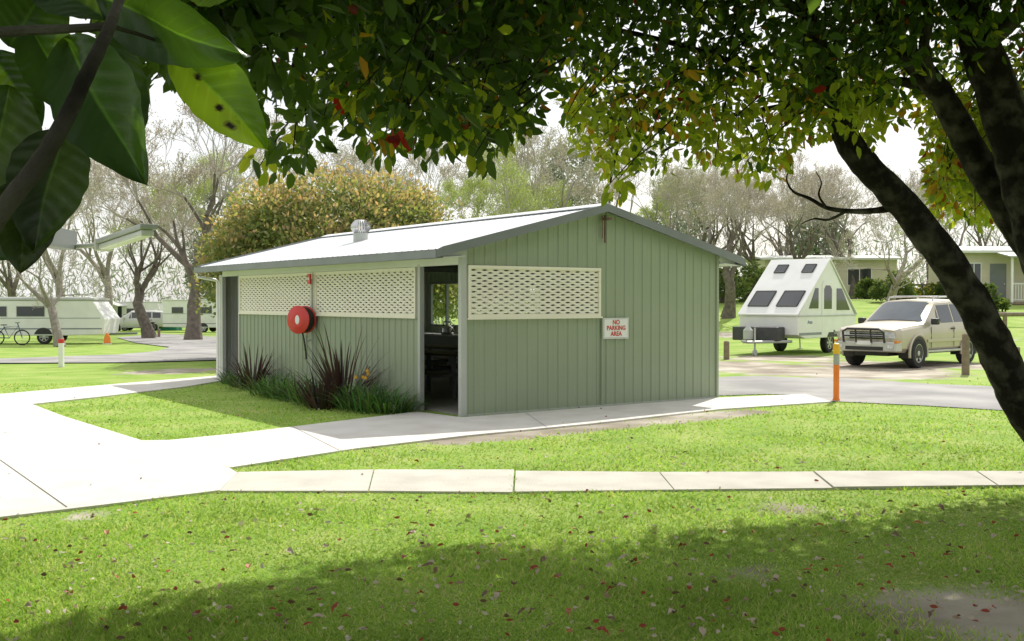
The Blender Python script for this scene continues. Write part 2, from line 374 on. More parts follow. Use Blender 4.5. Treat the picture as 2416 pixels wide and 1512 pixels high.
MB().box(-.028,.05,1.12,1.19,0,2.2).build('door_post',MT['lgrey'],shed,bevel=.004)
MB().box(-.03,.05,9.3,9.48,0,2.2).build('end_post',MT['lgrey'],shed,bevel=.004)
MB().box(-.028,.05,8.36,8.42,0,2.2).build('door_post',MT['lgrey'],shed,bevel=.004)
MB().box(BW-.02,BW+.03,-.03,.05,0,2.42).build('corner_trim',MT['green'],shed,bevel=.004)
MB().box(2.56,2.59,-.031,-.026,.03,1.385).build('wall_seam',MT['green'],shed)
MB().box(.07,BW-.03,-.03,.03,.0,.035).build('base_flashing',MT['lgrey'],shed); MB().box(-.03,.03,1.2,8.36,0,.035).build('base_flashing',MT['lgrey'],shed)
MB().box(-.026,.02,.06,9.3,2.165,2.285).build('frieze_board',MT['offwhite'],shed)
MB().box(.1,BW-.1,.1,BL-.1,0,.03).build('floor',MT['floor'],shed)
for v in (.9,3.2,5.6,8.): MB().box(.06,BW-.06,v,v+.07,2.3,2.42).build('roof_beam',MT['dgrey'],shed)
def lattice(a0,a1,z0,z1,f,par):
    fr=MB()
    def bx(p0,p1,q0,q1,d0,d1):
        vs=[f(p,d,q) for d in (d0,d1) for p,q in ((p0,q0),(p1,q0),(p1,q1),(p0,q1))]
        fr.add(vs,[(0,1,2,3),(7,6,5,4),(0,4,5,1),(1,5,6,2),(2,6,7,3),(3,7,4,0)])
    w=.045
    bx(a0,a1,z0,z0+w,-.03,.035); bx(a0,a1,z1-w,z1,-.03,.035); bx(a0,a0+w,z0+w,z1-w,-.03,.034); bx(a1-w,a1,z0+w,z1-w,-.03,.034)
    bx(a0-.02,a1+.02,z0-.025,z0,-.03,.05)
    o=fr.build('lattice_panel',MT['cream'],par)
    lt=MB(); rows=17; zz0=z0+w; hgt=z1-z0-2*w; st=hgt/rows; per=.19; hw=st*.35; A=st*.5-hw+.005
    aa=np.arange(a0+w,a1-w+.0001,per/8)
    if aa[-1]<a1-w-.004: aa=np.append(aa,a1-w)
    for k in range(rows+1):
        sg=1 if k%2 else -1; vs=[];fs=[]
        for a in aa:
            z=zz0+k*st+sg*A*math.cos(2*PI*a/per)
            lo_=max(zz0-.01,z-hw-.001); hi_=min(z1-w+.01,z+hw+.001)
            o1=.001*(k%2)
            vs+=[f(a,.022+o1,lo_-.006),f(a,.010+o1,hi_),f(a,-.004,hi_),f(a,.006,lo_-.006)]
        for i in range(len(aa)-1):
            for j in range(4): fs.append((i*4+j,(i+1)*4+j,(i+1)*4+(j+1)%4,i*4+(j+1)%4))
        lt.add(vs,fs)
    lt.build('lattice',MT['cream'],o)
lattice(1.25,4.76,1.41,2.16,left,shed); lattice(4.86,8.33,1.41,2.16,left,shed); lattice(.09,2.545,1.41,2.16,front,shed); lattice(5.05,7.85,1.15,1.88,right,shed)
MB().box(-.03,.03,4.765,4.855,1.387,2.16).build('lattice_mullion',MT['cream'],shed)
mb=MB(); mb.box(BW-.03,BW+.03,7.9,7.95,1.1,2.05).box(BW-.03,BW+.03,9.25,9.3,1.1,2.05).box(BW-.03,BW+.03,8.55,8.6,1.1,2.05).box(BW-.035,BW+.035,7.9,9.3,2.05,2.1).box(BW-.035,BW+.035,7.9,9.3,1.06,1.1)
mb.build('window_frame',MT['dgrey'],shed)
V0,V1=-.16,BL+.16
mb=MB(); pr=prof(V0,V1)
for sgn in (0,1):
    vs=[];fs=[]
    for a in pr:
        h=ph(a)*.45
        for u in (-OV,BW/2):
            uu=u if sgn==0 else BW-u; vs.append((uu,a,zr(u)+.012+h))
    for i in range(len(pr)-1): fs.append((2*i,2*i+1,2*i+3,2*i+2))
    mb.add(vs,fs)
roof=mb.build('roof',MT['roof'],shed,fixn=False)
MB().prism([(BW/2-.16,zr(BW/2)+.0),(BW/2,zr(BW/2)+.055),(BW/2+.16,zr(BW/2)+.0),(BW/2+.16,zr(BW/2)+.012),(BW/2,zr(BW/2)+.067),(BW/2-.16,zr(BW/2)+.012)],'y',V0-.01,V1+.01).build('ridge_cap',MT['roof'],roof)
for nm,s in (('gutter',0),('gutter',1)):
    f=(lambda u:u) if s==0 else (lambda u:BW-u)
    MB().prism([(f(-OV-.11),EZ-.005),(f(-OV-.11),EZ-.115),(f(-OV+.01),EZ-.115),(f(-OV+.01),EZ-.02),(f(-OV-.002),EZ-.02),(f(-OV-.002),EZ-.1),(f(-OV-.098),EZ-.1),(f(-OV-.098),EZ-.005)],'y',V0,V1).build(nm,MT['dgrey'],roof)
    MB().prism([(f(-OV+.012),EZ-.1),(f(-.03),EZ-.075),(f(-.03),EZ-.085),(f(-OV+.012),EZ-.11)],'y',V0+.02,V1-.02).build('soffit',MT['offwhite'],roof)
    for v in (-.03,):
        MB().prism([(f(-OV+.015),EZ-.1),(f(-.04),EZ-.075),(f(-.04),zr(0)-.03),(f(-OV+.015),EZ-.01)],'y',v-.02,v).build('eave_end',MT['offwhite'],roof)
for v0 in (V0-.022,V1+.002):
    for s in (0,1):
        f=(lambda u:u) if s==0 else (lambda u:BW-u)
        MB().prism([(f(-OV-.1),EZ-.105),(f(-OV-.1),EZ+.0),(f(-OV),EZ+.045),(f(BW/2),zr(BW/2)+.05),(f(BW/2),zr(BW/2)-.07),(f(-OV+.05),EZ-.075)],'y',v0,v0+.02).build('barge_board',MT['dgrey'],roof)
MB().prism([(0,zr(0)-.04),(BW/2,zr(BW/2)-.04),(BW/2,zr(BW/2)-.045),(0,zr(0)-.045)],'y',V0+.0,-.0).build('gable_soffit',MT['offwhite'],roof)
d=ray(851,566); best=None
for i in range(400):
    u=i/400*BW/2
    n=U; t=(B(u,0)-Vector((0,0,H))).dot(n)/d.dot(n); p=Vector((0,0,H))+d*t; e=abs(p.z-zr(u)-.03)
    if best is None or e<best[0]: best=(e,u,(p-B0).dot(VV))
vu,vv=best[1],best[2]; zb=zr(vu)
vn=MB().lathe([(.14,zb-.06),(.14,zb+.13),(.155,zb+.14),(.155,zb+.155)],24,Matrix.Translation((vu,vv,0))).build('ventilator',MT['lgrey'],roof,smooth=True)
mb=MB()
for k in range(22):
    a=2*PI*k/22; vs=[];fs=[]
    for j in range(9):
        t=j/8; r=.08+.11*math.sin(PI*(.12+.8*t)); z=zb+.155+.25*t
        for da in (0,.20): vs.append((vu+r*(1-.1*(da>0))*math.cos(a+da),vv+r*(1-.1*(da>0))*math.sin(a+da),z))
    for j in range(8): fs.append((2*j,2*j+1,2*j+3,2*j+2))
    mb.add(vs,fs)
mb.lathe([(.05,zb+.415),(.09,zb+.41),(.09,zb+.40)],20,Matrix.Translation((vu,vv,0))); mb.build('turbine',MT['steel'],vn,fixn=False)
MB().tube([(-OV-.05,BL+.12,EZ-.12),(-OV-.05,BL+.12,EZ-.2),(-.1,BL+.08,EZ-.26),(-.05,BL+.07,EZ-.3),(-.05,BL+.07,.02)],.035,10).build('downpipe',MT['white'],shed,smooth=True)
MB().box(BW/2+.02,BW/2+.05,-.075,-.055,2.55,2.98).box(BW/2+.0,BW/2+.06,-.2,-.03,2.9,2.94).tube([(BW/2-.02,-.065,2.97),(BW/2-.02,-.065,2.62)],.008,6).build('bracket',MT['rust'],shed)
# contents
t=thing('kitchen_bench','stainless steel kitchen bench under the far window inside the green shelter','bench',B(4.75,8.2),BA_)
MB().box(-.33,.3,-1.2,1.1,.86,.9).build('benchtop',MT['steel'],t,bevel=.005); MB().box(-.28,.28,-1.1,1.0,0,.855).build('cupboard',MT['dgrey'],t)
MB().tube([(.2,-.2,.9),(.2,-.2,1.12),(.05,-.2,1.16),(.0,-.2,1.1)],.012,8).build('tap',MT['steel'],t)
t=thing('kettle','round steel kettle standing on the bench inside the shelter','kettle',B(4.6,7.75,.902),BA_)
MB().lathe([(.12,0),(.16,.05),(.15,.14),(.09,.2),(.03,.21),(.03,.235),(.0,.24)],20).build('body',MT['steel'],t,smooth=True)
MB().tube([(-.1,0,.18),(-.08,0,.28),(.08,0,.28),(.1,0,.18)],.012,8).build('handle',MT['black'],t); MB().tube([(.13,0,.08),(.22,0,.17)],.02,8).build('spout',MT['steel'],t)
def ptable(u,v,lab):
    t=thing('picnic_table',lab,'table',B(u,v,.03),BA_+.15,'dining tables inside the shelter')
    MB().box(-.4,.4,-.9,.9,.7,.74).build('tabletop',MT['dwood'],t,bevel=.006)
    for s in (-1,1):
        MB().box(s*.72-.14,s*.72+.14,-.9,.9,.42,.46).build('seat',MT['dwood'],t,bevel=.006)
        MB().box(-.75,.75,s*.65-.03,s*.65+.03,.36,.42).box(-.3,-.24,s*.65-.03,s*.65+.03,0,.7).box(.24,.3,s*.65-.03,s*.65+.03,0,.7).build('leg',MT['dgrey'],t)
ptable(1.5,3.0,'dark dining table just inside the corner doorway of the shelter'); ptable(2.9,5.3,'second dark dining table deeper inside the shelter')
for k,(u,v,mt,lab) in enumerate([(.2,9.0,'dullred','faded red handled broom leaning inside the left end opening of the shelter'),(.24,8.8,'lgrey','grey handled mop leaning inside the left end opening of the shelter')]):
    t=thing('broom' if k==0 else 'mop',lab,'broom' if k==0 else 'mop',B(u,v,.03),BA_); MB().tube([(0,0,.06),(.05,.12,1.15)],.013,8).build('handle',MT[mt],t); MB().box(-.04,.04,-.14,.14,0,.08).build('head',MT['dgreyplastic'],t,bevel=.01)
# no parking sign
t=thing('parking_sign','white NO PARKING AREA sign with red letters on the gable wall','sign',B(2.85,-.03,1.06),BA_)
MB().box(-.26,.26,-.006,-.0,0,.325).build('panel',MT['white'],t)
MB().box(-.25,.25,-.0075,-.0065,.012,.018).box(-.25,.25,-.0075,-.0065,.307,.313).box(-.25,-.244,-.0075,-.0065,.018,.307).box(.244,.25,-.0075,-.0065,.018,.307).build('border',MT['greystripe'],t)
for w,z in (('NO',.255),('PARKING',.165),('AREA',.075)):
    textmesh(w,.098,MT['sred'],'lettering',t,Matrix.Translation((0,-.0085,z))@Matrix.Rotation(PI/2,4,'X')@Matrix.Scale(.95,4,(1,0,0)),.0028)
# hose reel
t=thing('fire_hose_reel','red fire hose reel with black hose on the lattice side wall','hose reel',B(-.05,4.82,1.32),BA_)
MB().tube([(-.02,-.02,.72),(-.02,-.02,-1.3)],.022,10).tube([(-.02,-.02,-.35),(-.12,.0,-.4),(-.12,.0,-.28)],.016,8).build('pipe',MT['lgrey'],t,smooth=True)
MB().box(-.14,.0,-.04,.04,-.05,.05).build('bracket',MT['red'],t)
Q=Matrix.Translation((-.19,.03,0))@Matrix.Rotation(R(26),4,'Z')@Matrix.Rotation(-PI/2,4,'Y')@Matrix.Scale(.95,4)
MB().lathe([(.09,-.11),(.25,-.11),(.26,-.105),(.26,-.095),(.25,-.09)],36,Q).build('back_disc',MT['red'],t,smooth=True)
mb=MB()
for k in range(5): mb.tube([Q@Vector((.215*math.cos(a),.215*math.sin(a),-.075+k*.037)) for a in np.linspace(0,2*PI,28)[:-1]],.02,6,closed=True)
mb.lathe([(.2,-.09),(.2,.09)],24,Q); mb.build('hose',MT['black'],t,smooth=True)
dk=MB().lathe([(.25,.092),(.262,.097),(.262,.108),(.25,.115),(.17,.118),(.155,.128),(.1,.130)],36,Q).build('front_disc',MT['red'],t,smooth=True)
MB().lathe([(.05,.131),(.05,.134)],28,Q@Matrix.Scale(1.7,4,(1,0,0))).build('label_plate',MT['white'],dk)
MB().tube([(-.2,.0,-.2),(-.18,-.05,-.38),(-.14,-.02,-.55),(-.12,.0,-.7)],.016,8).build('nozzle_hose',MT['black'],t)
sg=MB().box(-.075,-.045,-.055,.055,.63,.81).build('reel_sign',MT['red'],t); MB().box(-.078,-.0755,-.022,.022,.70,.75).build('symbol',MT['white'],sg)
# ---------------------------------------------------------------- garden plants along the wall
def strapclump(mb,n,ln,wd,up,cols,c0=(0,0),rad=.1,curl=1.):
    for i in range(n):
        a=random.uniform(0,2*PI); l=ln*random.uniform(.6,1.1); el=random.uniform(*up); w=wd*random.uniform(.7,1.2)
        rr=rad*math.sqrt(random.random()); p=Vector((c0[0]+math.cos(a)*rr,c0[1]+math.sin(a)*rr,0)); s=Vector((-math.sin(a),math.cos(a),0))
        mb.c=tuple(x*random.uniform(.75,1.25) for x in random.choice(cols)); vs=[];fs=[]; k=7; cu=curl*random.uniform(.4,1.3)
        for j in range(k+1):
            t=j/k; wj=w*(1-t)**.6*(.6+.4*min(1,t*4)) if j<k else .001
            e=el-cu*t*t
            vs+=[p+s*wj*.5,p+Vector((0,0,-.15*wj))-Vector((math.cos(a),math.sin(a),0))*.2*wj,p-s*wj*.5]
            p=p+Vector((math.cos(a)*math.cos(e),math.sin(a)*math.cos(e),math.sin(e)))*l/k
        for j in range(k): fs+=[(3*j,3*j+1,3*j+4,3*j+3),(3*j+1,3*j+2,3*j+5,3*j+4)]
        mb.add(vs,fs)
WINE=[(.055,.034,.035),(.08,.04,.043),(.042,.03,.03),(.105,.058,.052)]
AG=[(.06,.14,.035),(.10,.20,.05),(.15,.26,.075),(.05,.11,.03)]
def plant(px,py,kind,label,sc=1.):
    g=G(px,py)
    if kind=='flax':
        t=thing('flax_plant',label,'flax',g); mb=MB(); strapclump(mb,int(75*sc),1.28*sc,.05,(.62,1.5),WINE,rad=.2,curl=.45); strapclump(mb,int(60*sc),1.05*sc,.045,(.25,.95),WINE,rad=.24,curl=.8); mb.build('leaf_fan',MT['strap'],t,fixn=False)
    else:
        t=thing('strap_leaf_plant',label,'plant',g,group='green strap leaf clumps along the wall'); mb=MB(); strapclump(mb,int(100*sc),.58*sc,.034,(.55,1.4),AG,rad=.3*sc,curl=1.5); mb.build('foliage',MT['strap'],t,fixn=False)
    return t
plant(808,956,'flax','large dark burgundy flax with spiky upright leaves beside the hose reel pipe',1.0)
plant(760,964,'flax','low burgundy flax at the foot of the largest flax',.55)
plant(598,918,'flax','smaller dark burgundy flax towards the left end of the wall',.72)
for a in [(660,938,'leftmost full clump of green strap leaves right of the small flax',1.0),(700,946,'green strap leaf clump left of the large flax',1.0),(625,932,'green strap leaf clump in front of the small flax',.85),
          (545,906,'small green clump at the left end of the garden bed',.65),(572,914,'green clump between the end opening and the small flax',.8),(870,972,'green strap leaf clump below the yellow flowers',1.05),(910,974,'green strap leaf clump near the corner doorway',.95),
          (945,972,'green clump nearest the corner doorway',.7),(835,966,'green strap leaf clump in front of the large flax',.85),(730,955,'green clump between the hose pipe and the low flax',.95),(890,958,'green clump close to the wall behind the yellow flowers',.9)]: plant(a[0],a[1],'ag',a[2],a[3])
t=thing('daffodil_clump','yellow daffodils flowering among the green clumps right of the large flax','flowers',G(850,962))
mb=MB(); strapclump(mb,24,.5,.015,(1.2,1.5),AG,rad=.12,curl=.3); mb.build('stems',MT['strap'],t,fixn=False)
for k in range(5):
    mb=MB(); c=Vector((random.uniform(-.14,.14),random.uniform(-.12,.05),random.uniform(.42,.58)))
    for j in range(6):
        a=j*PI/3; mb.quad(c,c+Vector((.022*math.cos(a-.4),-.01,.022*math.sin(a-.4))),c+Vector((.036*math.cos(a),-.015,.036*math.sin(a))),c+Vector((.022*math.cos(a+.4),-.01,.022*math.sin(a+.4))))
    mb.lathe([(.010,0),(.016,.026)],10,Matrix.Translation(c)@Matrix.Rotation(PI/2,4,'X')); mb.build('flower',MT['yellow'],t)
# ---------------------------------------------------------------- vehicles
def wheel(par,x,y,r,w,name='wheel'):
    s=1 if x>0 else -1; Q=Matrix.Translation((x,y,r))@Matrix.Rotation(s*PI/2,4,'Y')
    o=MB().lathe([(r*.3,-w/2),(r*.3,w*.3)],20,Q).build(name,MT['dgreyplastic'],par)
    MB().lathe([(r*.62,-w/2),(r*.92,-w/2),(r,-w*.36),(r,w*.36),(r*.93,w/2),(r*.64,w/2),(r*.62,w*.35)],28,Q).build('tyre',MT['rubber'],o,smooth=True)
    mb=MB(); mb.lathe([(r*.55,w*.3),(r*.63,w*.36),(r*.63,w*.46),(r*.58,w*.46),(r*.55,w*.33)],28,Q); mb.lathe([(r*.17,w*.3),(r*.17,w*.44),(r*.1,w*.46)],14,Q)
    for k in range(6):
        mb.box(-r*.09,r*.09,r*.12,r*.6,w*.3,w*.41,Q@Matrix.Rotation(k*PI/3,4,'Z'))
    mb.build('rim',MT['alloy'],o)
    return o
SEC=[(-2.30,[(.58,.5),(.74,.54),(.78,.74),(.76,.88),(.70,.935),(.5,.95),(0,.96)]),
(-2.18,[(.76,.4),(.85,.5),(.87,.76),(.845,.93),(.78,.985),(.55,1.01),(0,1.03)]),
(-1.55,[(.78,.36),(.87,.48),(.895,.8),(.865,.98),(.80,1.035),(.56,1.065),(0,1.085)]),
(-1.0,[(.78,.36),(.87,.48),(.9,.8),(.875,1.02),(.81,1.085),(.60,1.115),(0,1.135)]),
(-.22,[(.78,.36),(.87,.48),(.9,.8),(.875,1.05),(.70,1.59),(.52,1.655),(0,1.68)]),
(.55,[(.78,.36),(.87,.48),(.9,.8),(.875,1.06),(.70,1.62),(.52,1.69),(0,1.715)]),
(1.35,[(.78,.36),(.87,.48),(.9,.8),(.875,1.07),(.70,1.62),(.52,1.69),(0,1.71)]),
(2.05,[(.78,.4),(.87,.5),(.895,.8),(.87,1.06),(.70,1.58),(.52,1.65),(0,1.67)]),
(2.28,[(.74,.45),(.84,.52),(.87,.8),(.84,1.05),(.68,1.5),(.5,1.56),(0,1.58)]),
(2.32,[(.7,.5),(.8,.55),(.83,.8),(.8,1.04),(.64,1.45),(.46,1.5),(0,1.52)])]
def suv(name,label,cat,loc,rz,paint,bull=True):
    t=thing(name,label,cat,loc,rz)
    vs=[];fs=[]
    for y,s in SEC:
        vs+=[(a,y,z) for a,z in s]+[(-a,y,z) for a,z in s[-2::-1]]
    n=13
    for i in range(len(SEC)-1):
        for j in range(n): fs.append((i*n+j,i*n+(j+1)%n,(i+1)*n+(j+1)%n,(i+1)*n+j))
    fs+=[tuple(range(n)),tuple((len(SEC)-1)*n+j for j in range(n))]
    mb=MB(); mb.add(vs,fs); mb.build('body',paint,t,smooth=True,ang=28)
    def pt(i,j,sx): a,z=SEC[i][1][j]; return Vector((sx*a,SEC[i][0],z))
    def pane(q,mat,nm,ins,off):
        c=sum(q,Vector())/4; nrm=(q[1]-q[0]).cross(q[3]-q[0]).normalized()
        if nrm.dot(c-Vector((0,c.y,.9)))<0: nrm=-nrm
        def bl(a,b): return (q[0]*(1-a)+q[1]*a)*(1-b)+(q[3]*(1-a)+q[2]*a)*b
        ps=[bl(ins[0],ins[2])+nrm*off,bl(1-ins[1],ins[2])+nrm*off,bl(1-ins[1],1-ins[3])+nrm*off,bl(ins[0],1-ins[3])+nrm*off]
        return MB().quad(*ps).build(nm,mat,t)
    for sx in (1,-1):
        for i,ins in ((4,(.06,.05,.08,.1)),(5,(.05,.06,.08,.1)),(6,(.06,.06,.08,.1))): pane([pt(i,3,sx),pt(i+1,3,sx),pt(i+1,4,sx),pt(i,4,sx)],MT['glass'],'side_window',ins,.006)
        q=[pt(3,3,sx),pt(4,3,sx),pt(4,4,sx),pt(3,4,sx)]; nr=(q[1]-q[0]).cross(q[2]-q[0]).normalized(); nr=nr if nr.x*sx>0 else -nr
        MB().quad(*[q[0]*.2+q[1]*.74+q[2]*.06+nr*.006,q[1]*.93+q[2]*.05+q[0]*.02+nr*.006,q[2]*.8+q[1]*.16+q[0]*.04+nr*.006,q[0]*.18+q[1]*.55+q[2]*.27+nr*.006]).build('quarter_window',MT['glass'],t)
    mb=MB(); A=SEC[3]; C=SEC[4]; rows=[]
    for tt in (.07,.93):
        row=[]
        for j,sx in ((4,-1),(5,-1),(6,1),(5,1),(4,1)):
            a0,z0=A[1][j]; a1,z1=C[1][j]; k=.93 if j==4 else 1
            row.append(Vector((sx*(a0+(a1-a0)*tt)*k,A[0]+(C[0]-A[0])*tt-.008,z0+(z1-z0)*tt+.008)))
        rows.append(row)
    mb.add(rows[0]+rows[1],[(j,j+1,6+j,5+j) for j in range(4)]); mb.build('windscreen',MT['screen'],t,smooth=True)
    for sx in (1,-1):
        for y in (-1.42,1.38):
            ar=MB(); pl=[(y+.45*math.cos(a),.36+.45*math.sin(a)) for a in np.linspace(-.25,PI+.25,18)]
            ar.prism(pl,'x',sx*.6,sx*.903); ar.build('wheel_arch',MT['black'],t)
            MB().tube([(sx*.895,y+.46*math.cos(a),.36+.46*math.sin(a)) for a in np.linspace(-.2,PI+.2,16)],.035,6).build('arch_flare',paint,t,smooth=True)
            wheel(t,sx*.80,y,.365,.24)
        MB().box(sx*.87-.04,sx*.87+.04,-.92,.9,.36,.42).build('side_step',MT['alloy'],t,bevel=.015)
        MB().box(min(sx*.9,sx*1.08),max(sx*.9,sx*1.08),-.82,-.66,1.06,1.22).build('mirror',MT['black'] if bull else paint,t,bevel=.03)
        hl=MB(); hl.add([(sx*.46,-2.315,.74),(sx*.46,-2.315,.89),(sx*.72,-2.30,.89),(sx*.80,-2.20,.88),(sx*.83,-2.19,.77),(sx*.74,-2.30,.75)],[(0,1,2,5),(5,2,3,4)]); hl.build('headlight',MT['lamp'],t)
        MB().box(min(sx*.60,sx*.74),max(sx*.60,sx*.74),-2.44,-2.40,.50,.58).build('fog_light',MT['lamp'],t,bevel=.01)
        MB().box(min(sx*.76,sx*.84),max(sx*.76,sx*.84),-2.40,-2.2,.63,.69).build('indicator',MT['amber'],t,bevel=.01)
        MB().tube([(sx*.6,-.1,1.66),(sx*.6,-.02,1.745),(sx*.6,1.5,1.77),(sx*.6,1.6,1.7)],.018,8).build('roof_rail',MT['alloy'],t,smooth=True)
        MB().box(sx*.903-.012,sx*.903+.012,-.95,2.0,.62,.70).build('side_moulding',paint,t,bevel=.008)
        for y in (-.0,.85): MB().box(min(sx*.885,sx*.925),max(sx*.885,sx*.925),y+.35,y+.52,.93,.965).build('door_handle',MT['dgreyplastic'],t)
        for y in (-.75,.5,1.3): MB().box(sx*.9-.006,sx*.9+.0035,y-.006,y+.006,.48,1.0).build('door_seam',MT['black'],t)
    for y in (.2,1.1): MB().tube([(-.62,y,1.77),(.62,y,1.77)],.016,8).build('roof_bar',MT['alloy'],t)
    g=MB().box(-.45,.45,-2.325,-2.29,.72,.9).build('grille',MT['black'],t,bevel=.01)
    for z in (.76,.81,.86): MB().box(-.43,.43,-2.332,-2.326,z,z+.012).build('grille_bar',MT['alloy'],g)
    MB().prism([(-.86,-2.18),(-.8,-2.38),(-.5,-2.44),(.5,-2.44),(.8,-2.38),(.86,-2.18),(.8,-2.15),(-.8,-2.15)],'z',.42,.66).build('bumper',MT['silver'] if bull else paint,t,bevel=.03)
    MB().box(-.5,.5,-2.452,-2.441,.45,.54).build('bumper_intake',MT['black'],t)
    MB().box(-.19,.19,-2.46,-2.453,.58,.68).build('number_plate',MT['white'],t)
    if bull:
        mb=MB()
        mb.tube([(-.54,-2.45,.64),(-.54,-2.50,.90),(-.42,-2.50,.97),(.42,-2.50,.97),(.54,-2.50,.90),(.54,-2.45,.64)],.028,8)
        mb.tube([(-.54,-2.49,.80),(.54,-2.49,.80)],.022,8); mb.tube([(-.2,-2.46,.64),(-.2,-2.5,.97)],.022,8); mb.tube([(.2,-2.46,.64),(.2,-2.5,.97)],.022,8)
        mb.build('bull_bar',MT['black'],t,smooth=True)
    MB().box(-.8,.8,2.28,2.4,.42,.64).build('rear_bumper',MT['dgreyplastic'],t,bevel=.03)
    MB().box(-.45,.45,-2.1,2.1,.3,.42).build('underbody',MT['black'],t)
    return t
suv('parked_car','champagne gold four wheel drive with black bull bar beside the white camper','car',(10.42,28.0,0),R(-47),MT['gold'])
g=GX(318,86); suv('parked_car','silver station wagon parked side on between the caravans at left','car',g,R(-75),MT['silver'],False)
# A-frame camper
cp=thing('camper_trailer','white A-frame folding camper trailer with four roof windows','camper trailer',(9.2,34.5,tz(9.2,34.5)),R(-42))
MB().prism([(-2.0,.62),(-1.98,1.2),(2.08,1.2),(2.05,.62),(1.2,.5),(-1.5,.5)],'x',-1.0,1.0).build('body',MT['white'],cp,bevel=.02)
AP=(.12,2.97)
fp=MB().prism([(-2.04,1.2),(-2.04,1.245),(AP[0]-.02,AP[1]+.03),(AP[0]+.01,AP[1]-.02)],'x',-1.03,1.03).build('front_roof',MT['white'],cp,bevel=.008)
MB().prism([(2.12,1.2),(2.12,1.245),(AP[0]+.02,AP[1]+.03),(AP[0]+.02,AP[1]-.02)],'x',-1.03,1.03).build('rear_roof',MT['white'],cp,bevel=.008)
for s in (1,-1):
    sw=MB().prism([(-1.93,1.205),(2.0,1.205),(AP[0]+.015,AP[1]-.03)],'x',s*.94,s*.985).build('side_wall',MT['white'],cp)
    for poly in ([(-1.25,1.42),(-.62,1.42),(-.62,2.05),(-.82,2.05)],[(.66,1.36),(1.62,1.36),(1.02,2.05),(.66,2.05)]):
        fr=MB().prism(poly,'x',s*.986,s*.998).build('window',MT['glass'],sw,bevel=.0)
    dr=MB().prism([(-.38,.66),(.42,.66),(.42,2.15),(.3,2.28),(-.26,2.28),(-.38,2.15)],'x',s*.9855,s*1.004).build('door',MT['white'],sw,bevel=.008)
    MB().prism([(-.26,1.4),(.28,1.4),(.28,2.02),(.16,2.14),(-.14,2.14),(-.26,2.02)],'x',s*1.0045,s*1.009).build('door_window',MT['glass'],sw,bevel=0)
    MB().box(min(s*1.001,s*1.006),max(s*1.001,s*1.006),-1.9,-.42,.60,.68).build('stripe',MT['greystripe'],cp); MB().box(min(s*1.001,s*1.006),max(s*1.001,s*1.006),.46,1.95,.60,.68).build('stripe',MT['greystripe'],cp)
    MB().box(min(s*1.0,s*1.02),max(s*1.0,s*1.02),-1.98,2.05,1.17,1.205).build('trim',MT['lgrey'],cp)
    wheel(cp,s*.82,.35,.33,.2); MB().prism([(.35+.42*math.cos(a),.33+.42*math.sin(a)) for a in np.linspace(.45,PI-.45,14)],'x',s*.6,s*1.003).build('wheel_arch',MT['black'],cp)
    MB().tube([(s*.85,1.75,.55),(s*.85,1.8,.05)],.025,8).box(s*.85-.07,s*.85+.07,1.73,1.87,0,.05).build('stabiliser_leg',MT['lgrey'],cp)
textmesh('Avan',.16,MT['blue'],'lettering',cp,Matrix.Translation((1.003,-1.2,1.0))@Matrix.Rotation(PI/2,4,'Z')@Matrix.Rotation(PI/2,4,'X'),.002)
dv_=Vector((0,AP[0]+2.04,AP[1]-1.2)); ln=dv_.length; du=dv_.normalized(); nr=Vector((0,-du.z,du.y))
def rw(x0,x1,a,b):
    ps=[]
    for off in (.002,.03):
        for x,tq in ((x0,a),(x1,a),(x1,b),(x0,b)): ps.append(Vector((x,-2.05,1.235))+du*tq*ln+nr*off)
    m_=MB(); m_.add(ps,[(0,1,2,3),(7,6,5,4),(0,4,5,1),(1,5,6,2),(2,6,7,3),(3,7,4,0)]); o=m_.build('roof_window',MT['glass'],fp,bevel=.01)
    f_=MB()
    for (p,q) in (((x0,a),(x1,a)),((x1,a),(x1,b)),((x1,b),(x0,b)),((x0,b),(x0,a))):
        f_.tube([Vector((r_[0],-2.05,1.235))+du*r_[1]*ln+nr*.02 for r_ in (p,q)],.022,6)
    f_.build('window_frame',MT['black'],o)
rw(-.82,-.14,.14,.40); rw(.16,.84,.14,.40); rw(-.62,-.26,.74,.88); rw(.34,.70,.74,.88)
MB().box(-.95,.6,-2.5,-2.02,.44,.86).build('storage_box',MT['dgreyplastic'],cp,bevel=.03)
for s in (1,-1): MB().tube([(s*.75,-1.9,.42),(s*.05,-3.35,.42)],.045,6).build('drawbar',MT['lgrey'],cp)
MB().tube([(0,-3.3,.42),(0,-3.55,.46)],.04,8).build('coupling',MT['lgrey'],cp)
MB().tube([(.12,-3.0,.85),(.12,-3.0,.16)],.03,8).tube([(.05,-3.0,.88),(.25,-3.0,.88)],.012,6).lathe([(.03,-.03),(.1,-.03),(.1,.03),(.03,.03)],16,Matrix.Translation((.12,-3.0,.1))@Matrix.Rotation(PI/2,4,'Y')).build('jockey_wheel',MT['lgrey'],cp)
MB().lathe([(.1,.46),(.15,.5),(.15,.76),(.08,.84),(.05,.9)],18,Matrix.Translation((-.25,-2.75,0))).build('gas_bottle',MT['lgrey'],cp,smooth=True)
